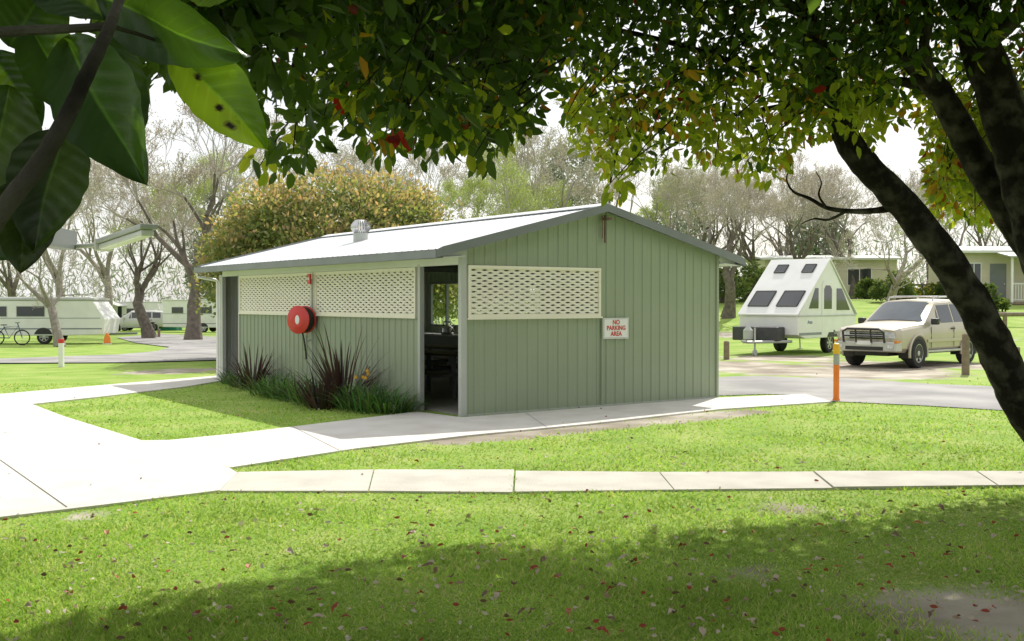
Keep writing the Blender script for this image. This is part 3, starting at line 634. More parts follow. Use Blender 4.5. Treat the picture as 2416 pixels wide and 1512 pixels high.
# caravans
def caravan(label,loc,rz,Ln,Ht,wins,slope=.35,stripe='greystripe',pop=True,door=None):
    t=thing('caravan',label,'caravan',loc,rz); D=2.2; z0=.42
    MB().prism([(-Ln/2,z0),(-Ln/2-.02,Ht-.1),(Ln/2-slope,Ht-.1),(Ln/2,Ht*.55),(Ln/2-.1,z0),(.9,z0-.04),(-.9,z0-.04)],'y',-D/2,D/2).build('body',MT['white'],t,bevel=.04)
    MB().box(-Ln/2-.06,Ln/2-slope+.08,-D/2-.04,D/2+.04,Ht-.1,Ht+.0).build('roof',MT['offwhite'] if not pop else MT['lgrey'],t,bevel=.03)
    if pop: MB().box(-Ln/2+.1,Ln/2-slope-.1,-D/2+.1,D/2-.1,Ht,Ht+.06).build('roof_hatch',MT['white'],t,bevel=.02)
    for x0,x1,a,b in wins:
        fr=MB().box(x0-.03,x1+.03,-D/2-.012,-D/2-.002,a-.03,b+.03).build('window',MT['lgrey'],t,bevel=.004); MB().box(x0,x1,-D/2-.018,-D/2-.0125,a,b).build('pane',MT['glass'],fr)
    MB().box(-Ln/2+.02,Ln/2-.14,-D/2-.006,-D/2-.001,.66,.72).build('stripe',MT[stripe],t); MB().box(-Ln/2+.02,Ln/2-.2,-D/2-.006,-D/2-.001,Ht*.56,Ht*.56+.03).build('stripe',MT[stripe],t)
    if door: 
        d_=MB().box(door,door+.62,-D/2-.016,-D/2-.0065,.5,Ht-.18).build('door',MT['white'],t,bevel=.006); MB().box(door+.1,door+.5,-D/2-.022,-D/2-.0165,1.1,Ht-.4).build('door_window',MT['glass'],d_)
    for s in (1,-1):
        o=wheel(t,s*.95,0,.32,.2); 
        for c in (o,): c.rotation_euler=(0,0,PI/2)
    MB().prism([(.42*math.cos(a),.32+.42*math.sin(a)) for a in np.linspace(.3,PI-.3,12)],'y',-D/2-.008,-D/2+.3).build('wheel_arch',MT['black'],t)
    MB().tube([(Ln/2-.2,0,.42),(Ln/2+1.1,0,.45)],.05,6).build('drawbar',MT['dgrey'],t)
    return t
g=G(110,812); caravan('white pop-top caravan at far left with a sloping end and one dark window',g+Vector((-.2,1.1,0)),R(3),5.4,2.05,[(-1.15,.05,1.25,1.68),(-2.4,-1.6,1.25,1.68)],.55)
g=GX(300,92); caravan('white caravan behind the silver car at left',g+Vector((0,0,0)),R(8),6.2,2.5,[(.2,1.3,1.4,1.9),(-2.2,-1.2,1.4,1.9)],.4,'blue',False,-.7)
g=GX(492,84); caravan('tall white caravan just left of the green shelter',g,R(-6),6.5,2.55,[(-.3,.7,1.5,1.95),(-2.5,-1.6,1.5,1.95),(1.4,2.1,1.5,1.95)],.3,'greystripe',False)
g=GX(40,96); caravan('distant white caravan behind the pop-top at the left edge',g,R(5),6,2.4,[(1.2,2.2,1.4,1.85)],.4,'blue',False)
t=thing('awning','white canvas awning stretched beside the caravan behind the silver car','awning',GX(245,90))
MB().prism([(-1.6,2.15),(0,2.6),(1.6,2.15),(1.6,2.1),(0,2.55),(-1.6,2.1)],'y',-1.2,1.2).build('canopy',MT['white'],t)
for x in (-1.55,1.55):
    for y in (-1.15,1.15): MB().tube([(x,y,0),(x,y,2.12)],.03,6).build('pole',MT['lgrey'],t)
t=thing('tent','small dark green tent beside the large tree trunk at left','tent',GX(398,95))
mb=MB(); mb.add([(-.9,-.9,0),(.9,-.9,0),(.9,.9,0),(-.9,.9,0),(-.85,-.85,1.5),(.85,-.85,1.5),(.85,.85,1.5),(-.85,.85,1.5),(0,0,2.3)],[(0,1,5,4),(1,2,6,5),(2,3,7,6),(3,0,4,7),(4,5,8),(5,6,8),(6,7,8),(7,4,8)]); mb.build('canvas',MT['tent'],t)
MB().tube([(0,0,2.25),(0,0,2.45)],.03,6).build('pole_tip',MT['lgrey'],t)
# bicycle
g=G(22,815); t=thing('bicycle','dark bicycle standing by the pop-top caravan at the left edge','bicycle',g,R(8))
for x in (-.52,.52):
    o=MB().tube([(x+.31*math.cos(a),0,.34+.31*math.sin(a)) for a in np.linspace(0,2*PI,25)[:-1]],.028,6,closed=True).build('wheel',MT['rubber'],t)
    mb=MB()
    for k in range(8): a=k*PI/4; mb.tube([(x,0,.34),(x+.3*math.cos(a),0,.34+.3*math.sin(a))],.005,3)
    mb.build('spokes',MT['steel'],o)
MB().tube([(-.52,0,.34),(-.2,0,.78),(.36,0,.82),(.0,0,.32),(-.2,0,.78)],.022,6).tube([(-.52,0,.34),(0,0,.32)],.02,6).tube([(.52,0,.34),(.34,0,.95)],.022,6).build('frame',MT['blue'],t)
MB().tube([(.34,-.28,.98),(.36,0,.97),(.34,.28,.98)],.016,6).build('handlebar',MT['black'],t); MB().box(-.34,-.1,-.06,.06,.86,.9).tube([(-.2,0,.76),(-.22,0,.88)],.014,6).build('saddle',MT['black'],t,bevel=.015)
# posts and bollards
g=G(1973,946); t=thing('bollard','orange flexible bollard with yellow top at the end of the concrete path','bollard',g)
MB().lathe([(.065,0),(.06,.03),(.048,.05),(.048,.595),(.042,.60)],20).build('post',MT['orange'],t,smooth=True); MB().lathe([(.049,.60),(.049,.78)],20).build('reflective_band',MT['reflect'],t,smooth=True); MB().lathe([(.056,.78),(.058,.9),(.05,.945),(.02,.955)],20).build('cap',MT['yellow'],t,smooth=True)
g=G(145,866); t=thing('marker_post','short white post with a red top on the left lawn','post',g)
MB().box(-.055,.055,-.055,.055,0,.60).build('post',MT['white'],t,bevel=.006); MB().box(-.057,.057,-.057,.057,.60,.70).build('cap',MT['red'],t,bevel=.008)
g=G(253,812); t=thing('marker_cone','small orange cone with white base by the left road','cone',g)
MB().lathe([(.2,0),(.2,.05)],4).build('base',MT['white'],t); MB().lathe([(.15,.05),(.13,.3),(.06,.46),(.04,.5)],16).build('cone',MT['orange'],t,smooth=True)
for px_,py_,h_,lab in [(2278,884,.92,'weathered timber post by the gold car'),(1714,848,.52,'short timber post in front of the white camper'),(375,796,.5,'short timber stump post by the left road'),(2398,872,.55,'short timber post at the right edge behind the tree trunk')]:
    g=G(px_,py_); o=thing('timber_post',lab,'post',g); MB().lathe([(.085,0),(.08,h_-.02),(.06,h_)],12).build('shaft',MT['wood'],o,smooth=True)
t=thing('log_rail','low weathered log rail at the right edge of the lawn','rail',G(2400,770))
MB().tube([(-.9,0,.5),(3,.2,.55)],.09,10).build('log',MT['wood'],t)
for x in (-.5,2.2): MB().lathe([(.09,0),(.09,.46)],10,Matrix.Translation((x,.05,0))).build('support',MT['wood'],t)
# ---------------------------------------------------------------- cabins
def cabin(label,loc,rz,Wd,D,hw,rise,wins,doors=(),ver=None):
    t=thing('cabin',label,'cabin',loc,rz)
    MB().box(-Wd/2,Wd/2,0,D,-.6,hw).build('wall',MT['cabin'],t)
    mb=MB()
    for k in range(int(hw/.2)): mb.box(-Wd/2-.0,Wd/2,-.012,-.001,k*.2+.01,k*.2+.19)
    mb.build('weatherboard',MT['cabin'],t)
    MB().prism([(-.5,hw-.02),(D/2,hw+rise),(D+.5,hw-.02),(D+.5,hw+.1),(D/2,hw+rise+.12),(-.5,hw+.1)],'x',-Wd/2-.4,Wd/2+.4).build('roof',MT['cabroof'],t)
    MB().box(-Wd/2-.4,Wd/2+.4,-.62,-.505,hw-.03,hw+.1).build('gutter',MT['offwhite'],t)
    for x0,x1,a,b in wins:
        fr=MB().box(x0-.06,x1+.06,-.04,-.013,a-.06,b+.06).build('window',MT['white'],t); MB().box(x0,x1,-.05,-.041,a,b).build('pane',MT['glass'],fr); MB().box((x0+x1)/2-.025,(x0+x1)/2+.025,-.056,-.051,a,b).build('mullion',MT['white'],fr)
    for x in doors:
        d=MB().box(x,x+.85,-.045,-.013,.05,2.1).build('door',MT['dgrey'],t); MB().tube([(x+.75,-.08,1),(x+.75,-.045,1)],.03,6).build('handle',MT['steel'],d)
    if ver:
        x0,x1=ver
        MB().box(x0,x1,-2.2,-.0,-.1,.03).build('veranda_deck',MT['wood'],t)
        MB().prism([(-2.5,hw-.35),(-.5,hw-.05),(-.5,hw-.0),(-2.5,hw-.28)],'x',x0-.2,x1+.2).build('veranda_roof',MT['cabroof'],t)
        for x in np.linspace(x0+.05,x1-.05,3): MB().box(x-.05,x+.05,-2.2,-2.1,0,hw-.3).build('veranda_post',MT['white'],t)
        mb=MB(); mb.box(x0,x1,-2.17,-2.12,.95,1.02); mb.box(x0,x1,-2.17,-2.12,.12,.17)
        for x in np.arange(x0+.1,x1,.14): mb.box(x-.02,x+.02,-2.16,-2.13,.17,.95)
        mb.build('railing',MT['offwhite'],t)
    return t
g=GX(1960,70); cabin('long cream cabin behind the white camper',(g.x,g.y,g.z),0,8.6,5,2.6,.25,[(1.1,2.6,.95,2.0),(-3.0,-2.0,.95,2.0)],(-.8,))
g=GX(2420,58); cabin('cream cabin with veranda railing at the right edge',(g.x,g.y,g.z),R(-4),7.2,5,2.7,.35,[(-3.1,-2.4,.7,2.1)],(-1.9,),(-1.6,3.6))
t=thing('timber_fence','low brown timber fence between the two cream cabins','fence',GX(2175,62))
for x in (-1.3,0,1.3): MB().box(x-.06,x+.06,-.06,.06,0,.95).build('post',MT['wood'],t)
for z in (.3,.6,.85): MB().box(-1.4,1.4,-.1,-.062,z-.06,z+.06).build('rail',MT['wood'],t)
# ---------------------------------------------------------------- leaf-built shrubs
def shrub(name,label,cat,loc,rx,ry,rz_,n,L_,cols,seed=0,lob=None,group=None,wf=.5,zmin=-.1,pw=1.,mat='leaf'):
    t=thing(name,label,cat,loc,0,group)
    K=lob or 40
    a=rng.uniform(0,2*PI,K); zc=rng.uniform(zmin,1,K); rr=np.sqrt(1-zc**2)**pw
    C=np.stack([rx*rr*np.cos(a),ry*rr*np.sin(a),rz_*zc],1)*rng.uniform(.80,.92,(K,1)); br=rng.uniform(.12,.20,K)*min(rx,rz_)
    k=rng.integers(0,K,n); dr=unit(rng.normal(size=(n,3))); rad=rng.random(n)**.4
    p=C[k]+dr*(br[k]*rad)[:,None]; inn=rng.random(n)<.35
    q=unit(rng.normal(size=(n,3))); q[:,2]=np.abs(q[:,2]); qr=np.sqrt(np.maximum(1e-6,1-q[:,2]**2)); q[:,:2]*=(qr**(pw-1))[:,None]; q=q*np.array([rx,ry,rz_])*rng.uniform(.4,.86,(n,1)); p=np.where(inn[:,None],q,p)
    ht=np.clip(.5+.5*dr[:,2]+.15*rng.normal(size=n),0,1)*rad
    kk=p[:,2]>(zmin-.12)*rz_; p=p[kk]; dr=dr[kk]; ht=ht[kk]; inn=inn[kk]; n=len(p)
    ci=cols(ht,rng.random(n),p,inn)
    d=dr+np.array([0,0,.3])+.6*rng.normal(size=(n,3))
    Vx,Fx,Cx=leafarr(p+np.array([0,0,rz_*.1]),d,L_*rng.uniform(.7,1.3,n),L_*wf,ci)
    npmesh('crown',Vx,Fx,MT[mat],Cx,t)
    mb=MB()
    for k_ in range(5):
        aa=random.uniform(0,6.28); mb.tube([(0.1*math.cos(aa),.1*math.sin(aa),0),(rx*.3*math.cos(aa),ry*.3*math.sin(aa),rz_*.6),(rx*.6*math.cos(aa),ry*.6*math.sin(aa),rz_*.8)],[.09,.06,.02],6)
    mb.build('trunk',MT['barkd'],t); return t
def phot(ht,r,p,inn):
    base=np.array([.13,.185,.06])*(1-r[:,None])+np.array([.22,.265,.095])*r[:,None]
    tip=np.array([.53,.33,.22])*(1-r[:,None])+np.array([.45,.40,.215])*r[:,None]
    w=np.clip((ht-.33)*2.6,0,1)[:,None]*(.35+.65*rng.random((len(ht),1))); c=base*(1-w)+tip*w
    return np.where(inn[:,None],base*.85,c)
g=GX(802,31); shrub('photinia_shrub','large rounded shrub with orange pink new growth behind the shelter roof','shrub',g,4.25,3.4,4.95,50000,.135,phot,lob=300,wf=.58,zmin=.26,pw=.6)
def yel(ht,r,p,inn): return np.where((r<.35)[:,None],np.array([.6,.5,.05]),np.array([.12,.2,.05]))
for px_,lab in ((2140,'yellow flowering bush left of the timber fence'),(2205,'yellow flowering bush right of the timber fence')):
    shrub('flowering_bush',lab,'bush',GX(px_,60.5),.9,.7,.9,700,.16,yel,lob=12)
def dkg(ht,r,p,inn): return np.array([.06,.11,.03])*(1-r[:,None])+np.array([.13,.18,.05])*r[:,None]
for px_,Y_,s_,lab in ((1708,58,1.5,'dark green bush left of the white camper'),(1765,60,1.7,'larger green bush just behind the camper drawbar'),(2245,60,1.1,'green bush at the left corner of the veranda cabin'),(2045,66,1.0,'green bush against the long cream cabin'),(1815,64,1.6,'green bush behind the camper roof'),(2110,58,1.3,'green bush behind the gold car roof'),(2330,52,1.0,'green bush in front of the veranda railing')):
    shrub('garden_bush',lab,'bush',GX(px_,Y_),s_,s_*.8,s_*1.15,2200,.18,dkg,lob=20)
def hazy(ht,r,p,inn): return (np.array([.20,.25,.16])*(1-r[:,None])+np.array([.33,.36,.25])*r[:,None])  # distance haze mixed into the leaf colour
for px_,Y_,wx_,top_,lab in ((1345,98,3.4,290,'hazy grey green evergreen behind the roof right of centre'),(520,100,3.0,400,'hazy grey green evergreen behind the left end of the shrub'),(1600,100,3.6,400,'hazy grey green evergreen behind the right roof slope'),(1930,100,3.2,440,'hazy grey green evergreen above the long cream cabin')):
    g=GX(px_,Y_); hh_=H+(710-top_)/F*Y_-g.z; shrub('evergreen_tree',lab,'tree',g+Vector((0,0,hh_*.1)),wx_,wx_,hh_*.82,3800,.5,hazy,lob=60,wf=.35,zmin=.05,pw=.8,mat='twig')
# ---------------------------------------------------------------- bare trees
def grow(seed,r0,lev,ang,first,budc,nb,wob=.14,upb=.06,bark='barkg',twc=(.43,.39,.35)):  # pale twig tone carries the distance haze in its colour
    rnd=random.Random(seed); tr=MB(); cr=MB(); cr.c=twc; buds=[]
    segs=[]
    def br(p,d,Ln,r,l):
        pts=[p]; k=4 if l==0 else 3
        for i in range(k):
            d=(d+Vector((rnd.gauss(0,wob),rnd.gauss(0,wob),rnd.gauss(0,wob*.6)+(upb if l else .0)))).normalized(); p=p+d*Ln/k; pts.append(p)
        r1=r*(.62 if l else .72); segs.append((pts,[r+(r1-r)*i/k for i in range(k+1)],l))
        if l<lev:
            n=(4 if l==0 else (3 if rnd.random()<.55 else 2))
            for c in range(n):
                st=pts[-1] if c<2 else pts[rnd.choice([-2,-1])]
                ax=d.orthogonal().normalized(); ax.rotate(Quaternion(d,rnd.uniform(0,2*PI)))
                dd=d.copy(); dd.rotate(Quaternion(ax,R(rnd.uniform(*ang))*(1 if c else .6))); br(st,dd,Ln*rnd.uniform(.62,.84),r1*rnd.uniform(.6,.82),l+1)
        else:
            for q in pts[1:]: buds.append((q,d))
    br(Vector((0,0,0)),Vector((rnd.gauss(0,.05),rnd.gauss(0,.05),1)),10*first,r0,0)
    mz=max(p.z for s in segs for p in s[0]); sc=10/mz
    for pts,rs,l in segs:
        pts=[p*sc for p in pts]; n=(9,7,5,4,3,3,3,3,3)[l]; rs=[max(r,.009) for r in rs]
        if l==0: rs[0]*=1.3
        (tr if l<=2 else cr).tube(pts,rs,n,cap=False)
    bp=np.array([b[0]*sc for b in buds]); bd=np.array([b[1] for b in buds])
    idx=np.repeat(np.arange(len(bp)),nb); n=len(idx)
    if n:
        p=bp[idx]+rng.normal(0,.1,(n,3)); c=np.array(budc)[rng.integers(0,len(budc),n)]*rng.uniform(.75,1.2,(n,1))
        Vx,Fx,Cx=leafarr(p,bd[idx]+.9*rng.normal(size=(n,3)),rng.uniform(.05,.11,n),.04,c)
        o=len(cr.v); cr.v+=[tuple(v) for v in Vx]; cr.f+=[tuple(int(i)+o for i in f) for f in Fx]; cr.cl+=[tuple(c) for c in Cx]
    return tr,cr,bark
GREYB=[(.52,.47,.40),(.56,.50,.42),(.50,.51,.34)]
PINKB=[(.55,.46,.39),(.51,.48,.37),(.59,.52,.44)]
LIMEB=[(.46,.54,.16),(.55,.58,.25),(.38,.48,.13)]
VAR=[]
def variant(*a,**k):
    tr,cr,bk=grow(*a,**k)
    t=thing('bare_tree','x','tree'); tr.build('trunk',MT[bk],t,smooth=True,fixn=False,ang=60); cr.build('crown',MT['twig'],t,fixn=False); VAR.append(t); return t
variant(3,.32,7,(28,54),.2,GREYB,2)
variant(11,.28,7,(16,40),.28,PINKB,2,bark='barkd')
variant(23,.24,7,(22,46),.22,GREYB,3)
variant(31,.22,7,(20,44),.24,LIMEB,6)
variant(47,.40,7,(22,48),.22,PINKB,2,bark='barkd',wob=.2)
variant(59,.28,7,(24,52),.26,PINKB,2,bark='barkd',wob=.18,twc=(.35,.31,.275))
USED=set()
def tree(px,Y,top,var,label,rot=0.):
    g=GX(px,Y); h=H+(710-top)/F*Y-g.z
    src=VAR[var]; o=src if var not in USED else copy_tree(src); USED.add(var)
    o.name='bare_tree'; o.location=g; o.rotation_euler=(0,0,rot); o.scale=(h/10,)*3
    o['label']=label; o['category']='tree'; o['group']='leafless trees around the camp ground'
for a in [(140,44,455,0,'small spreading bare tree in front of the pop-top caravan',.5),(352,60,430,4,'dark forked bare tree behind the silver car',1.),(456,56,165,1,'tallest bare tree with thick trunk left of the shelter',2.),
  (1718,50,385,4,'dark trunked bare tree behind the left end of the white camper',2.4),(2088,46,385,0,'grey bare tree with pale trunk behind the gold car',3.),(1120,44,325,3,'lime leafed tree rising behind the middle of the shelter roof',.3),
  (1290,58,215,2,'tall grey bare tree behind the shelter ridge',1.2),(830,60,290,2,'bare tree rising above the orange tipped shrub',4.),(1560,60,340,2,'bare tree right of the shelter ridge peak',5.),(1850,76,350,1,'bare tree rising above the camper roof',.9),
  (2190,64,370,5,'bare tree between the two cream cabins',4.4),(30,74,395,1,'bare tree behind the caravan at the left edge',3.3),(250,88,320,2,'distant bare tree above the white awning',2.2),(610,80,320,1,'bare tree behind the left end of the shrub',5.5),
  (980,72,310,1,'bare tree between the shrub and the lime leafed tree',1.7),(1420,82,270,1,'distant tall bare tree behind the roof peak',2.9),(1970,88,345,2,'distant bare tree above the long cream cabin',1.1),
  (2330,80,380,1,'distant bare tree behind the veranda cabin',5.),(1033,40,520,0,'small bare tree seen through the shelter window',2.),(540,66,350,3,'pale budding tree left of the orange shrub',2.),(1220,66,370,3,'budding lime tree behind the right half of the roof',4.),
  (1880,60,400,5,'bare spreading tree just behind the camper',1.4),(130,110,350,2,'far bare tree left of the awning',1.9),(1640,64,370,5,'brown bare tree behind the right slope of the shelter roof',2.6),
  (1790,62,400,5,'dark bare tree between the shelter and the camper roof',.2),(2010,70,390,5,'brown bare tree behind the long cream cabin',5.2),(1690,70,350,3,'budding green tree behind the dark trunked tree',1.5),(2270,66,380,3,'budding green tree beside the veranda cabin',.8)]: tree(*a)
n=25000; x=rng.uniform(-100,100,n); yb=rng.uniform(112,165,n)
top=9.5+3.5*np.sin(x*.11+1)+3.*np.sin(x*.31)+2.*np.sin(x*.83)+rng.normal(0,1.4,n)+np.where(x>5,2.5,0)
z=rng.random(n)**1.15*np.maximum(top,3)
p=np.stack([x,yb,z-1.5],1); r=rng.random((n,1)); c=np.array([.34,.35,.30])*(1-r)+np.array([.50,.48,.44])*r; c=np.where(rng.random((n,1))<.3,np.array([.19,.26,.14]),c)  # greys lightened so the colour itself holds the haze
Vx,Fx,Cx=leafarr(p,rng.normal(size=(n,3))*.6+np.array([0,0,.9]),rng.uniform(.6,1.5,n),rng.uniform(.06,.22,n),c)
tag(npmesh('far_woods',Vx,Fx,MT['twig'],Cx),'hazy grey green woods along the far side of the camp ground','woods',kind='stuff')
# ---------------------------------------------------------------- foreground tree
fg=thing('foreground_tree','dark broadleaf tree leaning over the near lawn with a green canopy across the top','tree',(0,0,0))
def limb(mb,pts,n=12,k_=1.):
    ps=[P(a,b,y) for a,b,y,w in pts]; rs=[w*k_/2/F*y for a,b,y,w in pts]
    out=[];ro=[]
    for i in range(len(ps)-1):
        p0=ps[max(i-1,0)];p1=ps[i];p2=ps[i+1];p3=ps[min(i+2,len(ps)-1)]
        for k in range(5):
            t=k/5; q=.5*((2*p1)+(p2-p0)*t+(2*p0-5*p1+4*p2-p3)*t*t+(3*p1-p0-3*p2+p3)*t**3); sg_=min(.008,.04*rs[i]); out.append(q+Vector((random.gauss(0,sg_),random.gauss(0,sg_),0))); ro.append((rs[i]*(1-t)+rs[i+1]*t)*random.uniform(.965,1.04))
    out.append(ps[-1]); ro.append(rs[-1]); mb.tube(out,ro,n)
mb=MB(); limb(mb,[(2620,1225,8.5,190),(2540,1120,8.6,140),(2445,1000,8.6,120),(2388,900,8.6,112),(2338,800,8.6,104),(2285,700,8.6,98),(2225,600,8.5,94),(2145,500,8.5,90),(2082,430,8.4,84),(2030,375,8.4,80),(1993,315,8.4,74),(1975,240,8.3,60),(1930,120,8.2,50),(1880,-60,8.1,42)],k_=.82)
mb.build('trunk',MT['bark'],fg,smooth=True,ang=80)
mb=MB(); limb(mb,[(2615,1225,8.9,170),(2570,1000,9,140),(2500,740,9,120),(2420,560,9,108),(2335,430,9,100),(2268,310,8.9,92),(2215,215,8.8,80),(2120,100,8.7,66),(2020,-60,8.6,50)],k_=.72); mb.build('trunk',MT['bark'],fg,smooth=True,ang=80)
mb=MB(); limb(mb,[(2660,1225,8.6,180),(2590,900,8.6,170),(2480,620,8.6,165),(2425,450,8.6,150),(2370,270,8.6,140),(2305,80,8.6,125),(2250,-120,8.6,110),(2200,-400,8.6,80)],k_=.72); mb.build('trunk',MT['bark'],fg,smooth=True,ang=80)
for pts,kk_ in (([(2108,490,8.5,18),(2060,497,8.6,15),(2005,498,8.8,12),(1950,490,8.9,10),(1910,468,9.0,8),(1872,452,9.1,6),(1856,424,9.2,4),(1862,400,9.2,2)],1),([(1995,499,8.8,8),(1955,518,8.9,6),(1920,516,9,4),(1890,528,9.1,2)],1),([(1950,490,8.9,7),(1932,460,8.9,5),(1938,430,9,3),(1925,405,9,2)],1),([(1985,300,8.6,50),(1850,200,9.0,36),(1650,120,8.8,28),(1400,60,8.2,22),(1150,40,7.4,18),(900,40,6.6,15),(700,40,5.6,12)],.55),
            ([(1900,30,8.3,46),(1600,-80,8,40),(1300,-60,7.6,34),(1000,-60,6.8,28),(760,0,5.8,20),(690,160,5,12)],.7),([(2230,230,8.8,50),(2100,190,9.2,36),(1900,240,9.6,24),(1700,280,9.8,16),(1560,360,9.8,10)],.6),
            ([(1700,110,8.8,22),(1560,200,9,16),(1470,320,9,11),(1440,430,8.9,7)],.7),([(2400,300,9,40),(2330,380,9.8,24),(2270,440,10.2,14)],1),
            ([(2300,120,8.5,44),(2380,60,8.2,36),(2450,-20,8,30)],1),([(2210,210,8.8,34),(2180,120,8.4,26),(2190,20,8.2,22),(2150,-80,8.1,16)],1)):
    mb=MB(); limb(mb,pts,8,kk_); mb.build('branch',MT['bark'],fg,smooth=True,ang=80)
LOWX=[300,340,380,450,540,600,650,700,760,785,830,900,950,1000,1080,1130,1200,1250,1290,1310,1340,1370,1410,1440,1480,1520,1560,1600,1640,1700,1770,1840,1900,1960,2000,2060,2090,2120,2170,2190,2250,2330,2420,2800]
LOWY=[60,200,190,190,260,410,400,400,340,240,320,370,330,370,330,390,330,310,215,190,300,370,375,480,440,395,460,400,365,385,420,410,320,310,330,340,290,270,280,480,520,530,470,300]
low=lambda x:np.interp(x,LOWX,LOWY)
EX=[-9,-2.6,-2.35,-1.6,-.59,.77,1.9,3,4.3,9]; EY=[2.,3.,5.3,6.2,7.1,7.2,7.85,8.5,9.1,9.5]
sx,sy=SV.x/SV.z,SV.y/SV.z
def proj(p):
    q=p-np.array([0,0,H]); y=np.maximum(q[:,1],.3); return CX+F*q[:,0]/y, 710-F*q[:,2]/y
def shade(p): return p[:,1]-sy*p[:,2]<np.interp(p[:,0]-sx*p[:,2],EX,EY)-.12
def ok(p,marg=0.):
    X,Y=proj(p); return shade(p)&(Y<low(X)-marg)
def n3(p): return np.sin(p[:,0]*2.1+1.3+np.sin(p[:,2]*2.3))+np.sin(p[:,1]*2.3+.7*p[:,0])+np.sin(p[:,2]*3.1+1.1*p[:,1])
gaps=[(765,110,60,80),(1310,190,55,70),(720,60,40,44),(1010,50,34,30),(690,170,34,44),(420,60,60,70),(560,160,40,40),(1180,300,22,22),(1420,60,24,20),(2140,250,50,60),(880,230,28,28),(1640,130,20,16),(620,60,26,30),(840,120,22,26),(1090,170,20,22),(1760,220,26,22),(1540,60,22,20)]
n=3200; px=rng.uniform(320,2650,n); py=low(px)-30-(rng.random(n)**1.1)*(low(px)+250)
near=np.interp(px,[300,800,1200,1400,2050,2150,2700],[3.2,4.0,5.4,7.2,7.4,9.2,9.4]); near=np.where((px>2050)&(py<130)&(rng.random(n)<.6),7.6,near)
Yd=near+rng.random(n)*np.interp(px,[300,800,1400,2050,2150,2700],[2.,2.8,2.6,3.0,2.2,2.2])
cl=np.stack([(px-CX)/F*Yd,Yd,H+(710-py)/F*Yd],1); k=ok(cl,20)&(n3(cl)>np.where(px<1250,-.7,-.95))
for gx_,gy_,ra,rb in gaps: k&=((px-gx_)/ra)**2+((py-gy_)/rb)**2>1
clA=cl[k]
n=170; px=rng.uniform(2175,2430,n); py=rng.uniform(240,520,n); Yd=rng.uniform(9.3,11.2,n); cl=np.stack([(px-CX)/F*Yd,Yd,H+(710-py)/F*Yd],1); clA=np.concatenate([clA,cl[ok(cl,10)]])
# mostly unseen crown extended over the viewer, larger leaves, to shade the foreground
n=7500; xs_=rng.uniform(-3.4,6.,n); ys_=rng.uniform(2.5,9.3,n); z=rng.uniform(3.1,6.1,n)
cl=np.stack([xs_+sx*z,ys_+sy*z,z],1); k=ok(cl,40); X,Y=proj(cl)
for gx_,gy_,ra,rb in gaps: k&=((X-gx_)/ra)**2+((Y-gy_)/rb)**2>1
k&=~((X>2120)&(cl[:,1]<9.2)&(Y>-80)); k&=(Y<-50)|(rng.random(n)<.16)
clB=cl[k]
n=1500; cl=np.stack([rng.uniform(-3,6.5,n),rng.uniform(-3.5,6.5,n),rng.uniform(3.,6.,n)],1)
k=shade(cl)&(cl[:,2]>H+.34*np.maximum(cl[:,1],0)+.5); clC=cl[k]
CLS=np.concatenate([clA,clB,clC]); nl=12
idx=np.repeat(np.arange(len(CLS)),nl); n=len(idx)
hid=np.zeros(len(CLS),bool); hid[len(clA)+len(clB):]=True
p=CLS[idx]+rng.normal(0,1,(n,3))*np.where(hid[idx],.22,.11)[:,None]
X,Y=proj(p); kp=(Y<low(X)+12); p=p[kp]; idx=idx[kp]; X=X[kp]; Y=Y[kp]; n=len(p)
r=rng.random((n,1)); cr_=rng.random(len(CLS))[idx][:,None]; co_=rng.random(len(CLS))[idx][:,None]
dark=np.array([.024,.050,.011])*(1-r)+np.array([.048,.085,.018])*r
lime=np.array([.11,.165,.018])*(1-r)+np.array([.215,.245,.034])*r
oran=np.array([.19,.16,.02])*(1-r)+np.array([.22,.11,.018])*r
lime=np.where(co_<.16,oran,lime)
wl=np.where((X>1310)&(Y>100),np.clip((Y-100)/190,0,.9),.06); wl=np.where((X>2150)&(Y>200),.9,wl); wl=np.where((X>800)&(X<1250)&(Y>170),.34,wl); wl=np.where(Y<-30,0,wl)  # more lime to the lower right: sunlit foliage put into leaf colour
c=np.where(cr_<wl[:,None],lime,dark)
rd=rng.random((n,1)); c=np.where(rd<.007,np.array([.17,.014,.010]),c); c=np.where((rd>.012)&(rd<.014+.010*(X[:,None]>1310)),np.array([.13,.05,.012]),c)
dr=(p-CLS[idx]); d=unit(dr)*.8+np.array([0,0,-.5])+.5*rng.normal(size=(n,3))
Ls=rng.uniform(.07,.12,n)*np.where(Y<-60,1.65,1.)*np.where(hid[idx],1.5,1.)
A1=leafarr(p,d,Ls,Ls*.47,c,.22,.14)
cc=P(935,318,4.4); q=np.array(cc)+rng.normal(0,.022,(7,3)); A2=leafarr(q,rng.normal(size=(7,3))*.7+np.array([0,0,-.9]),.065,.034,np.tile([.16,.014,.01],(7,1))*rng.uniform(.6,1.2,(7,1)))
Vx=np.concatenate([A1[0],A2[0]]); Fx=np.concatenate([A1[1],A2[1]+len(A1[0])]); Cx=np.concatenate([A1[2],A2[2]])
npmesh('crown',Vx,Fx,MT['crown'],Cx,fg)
mb=MB()
for i in range(0,len(CLS),2):
    c0=Vector(CLS[i]); e=Vector((random.gauss(.12,.15),random.gauss(.05,.15),random.uniform(.15,.4))); mb.tube([c0-e*.25,c0+e*.4+Vector((0,0,.03)),c0+e],[.003,.005,.007],3,cap=False)
mb.build('twigs',MT['bark'],fg,fixn=False)
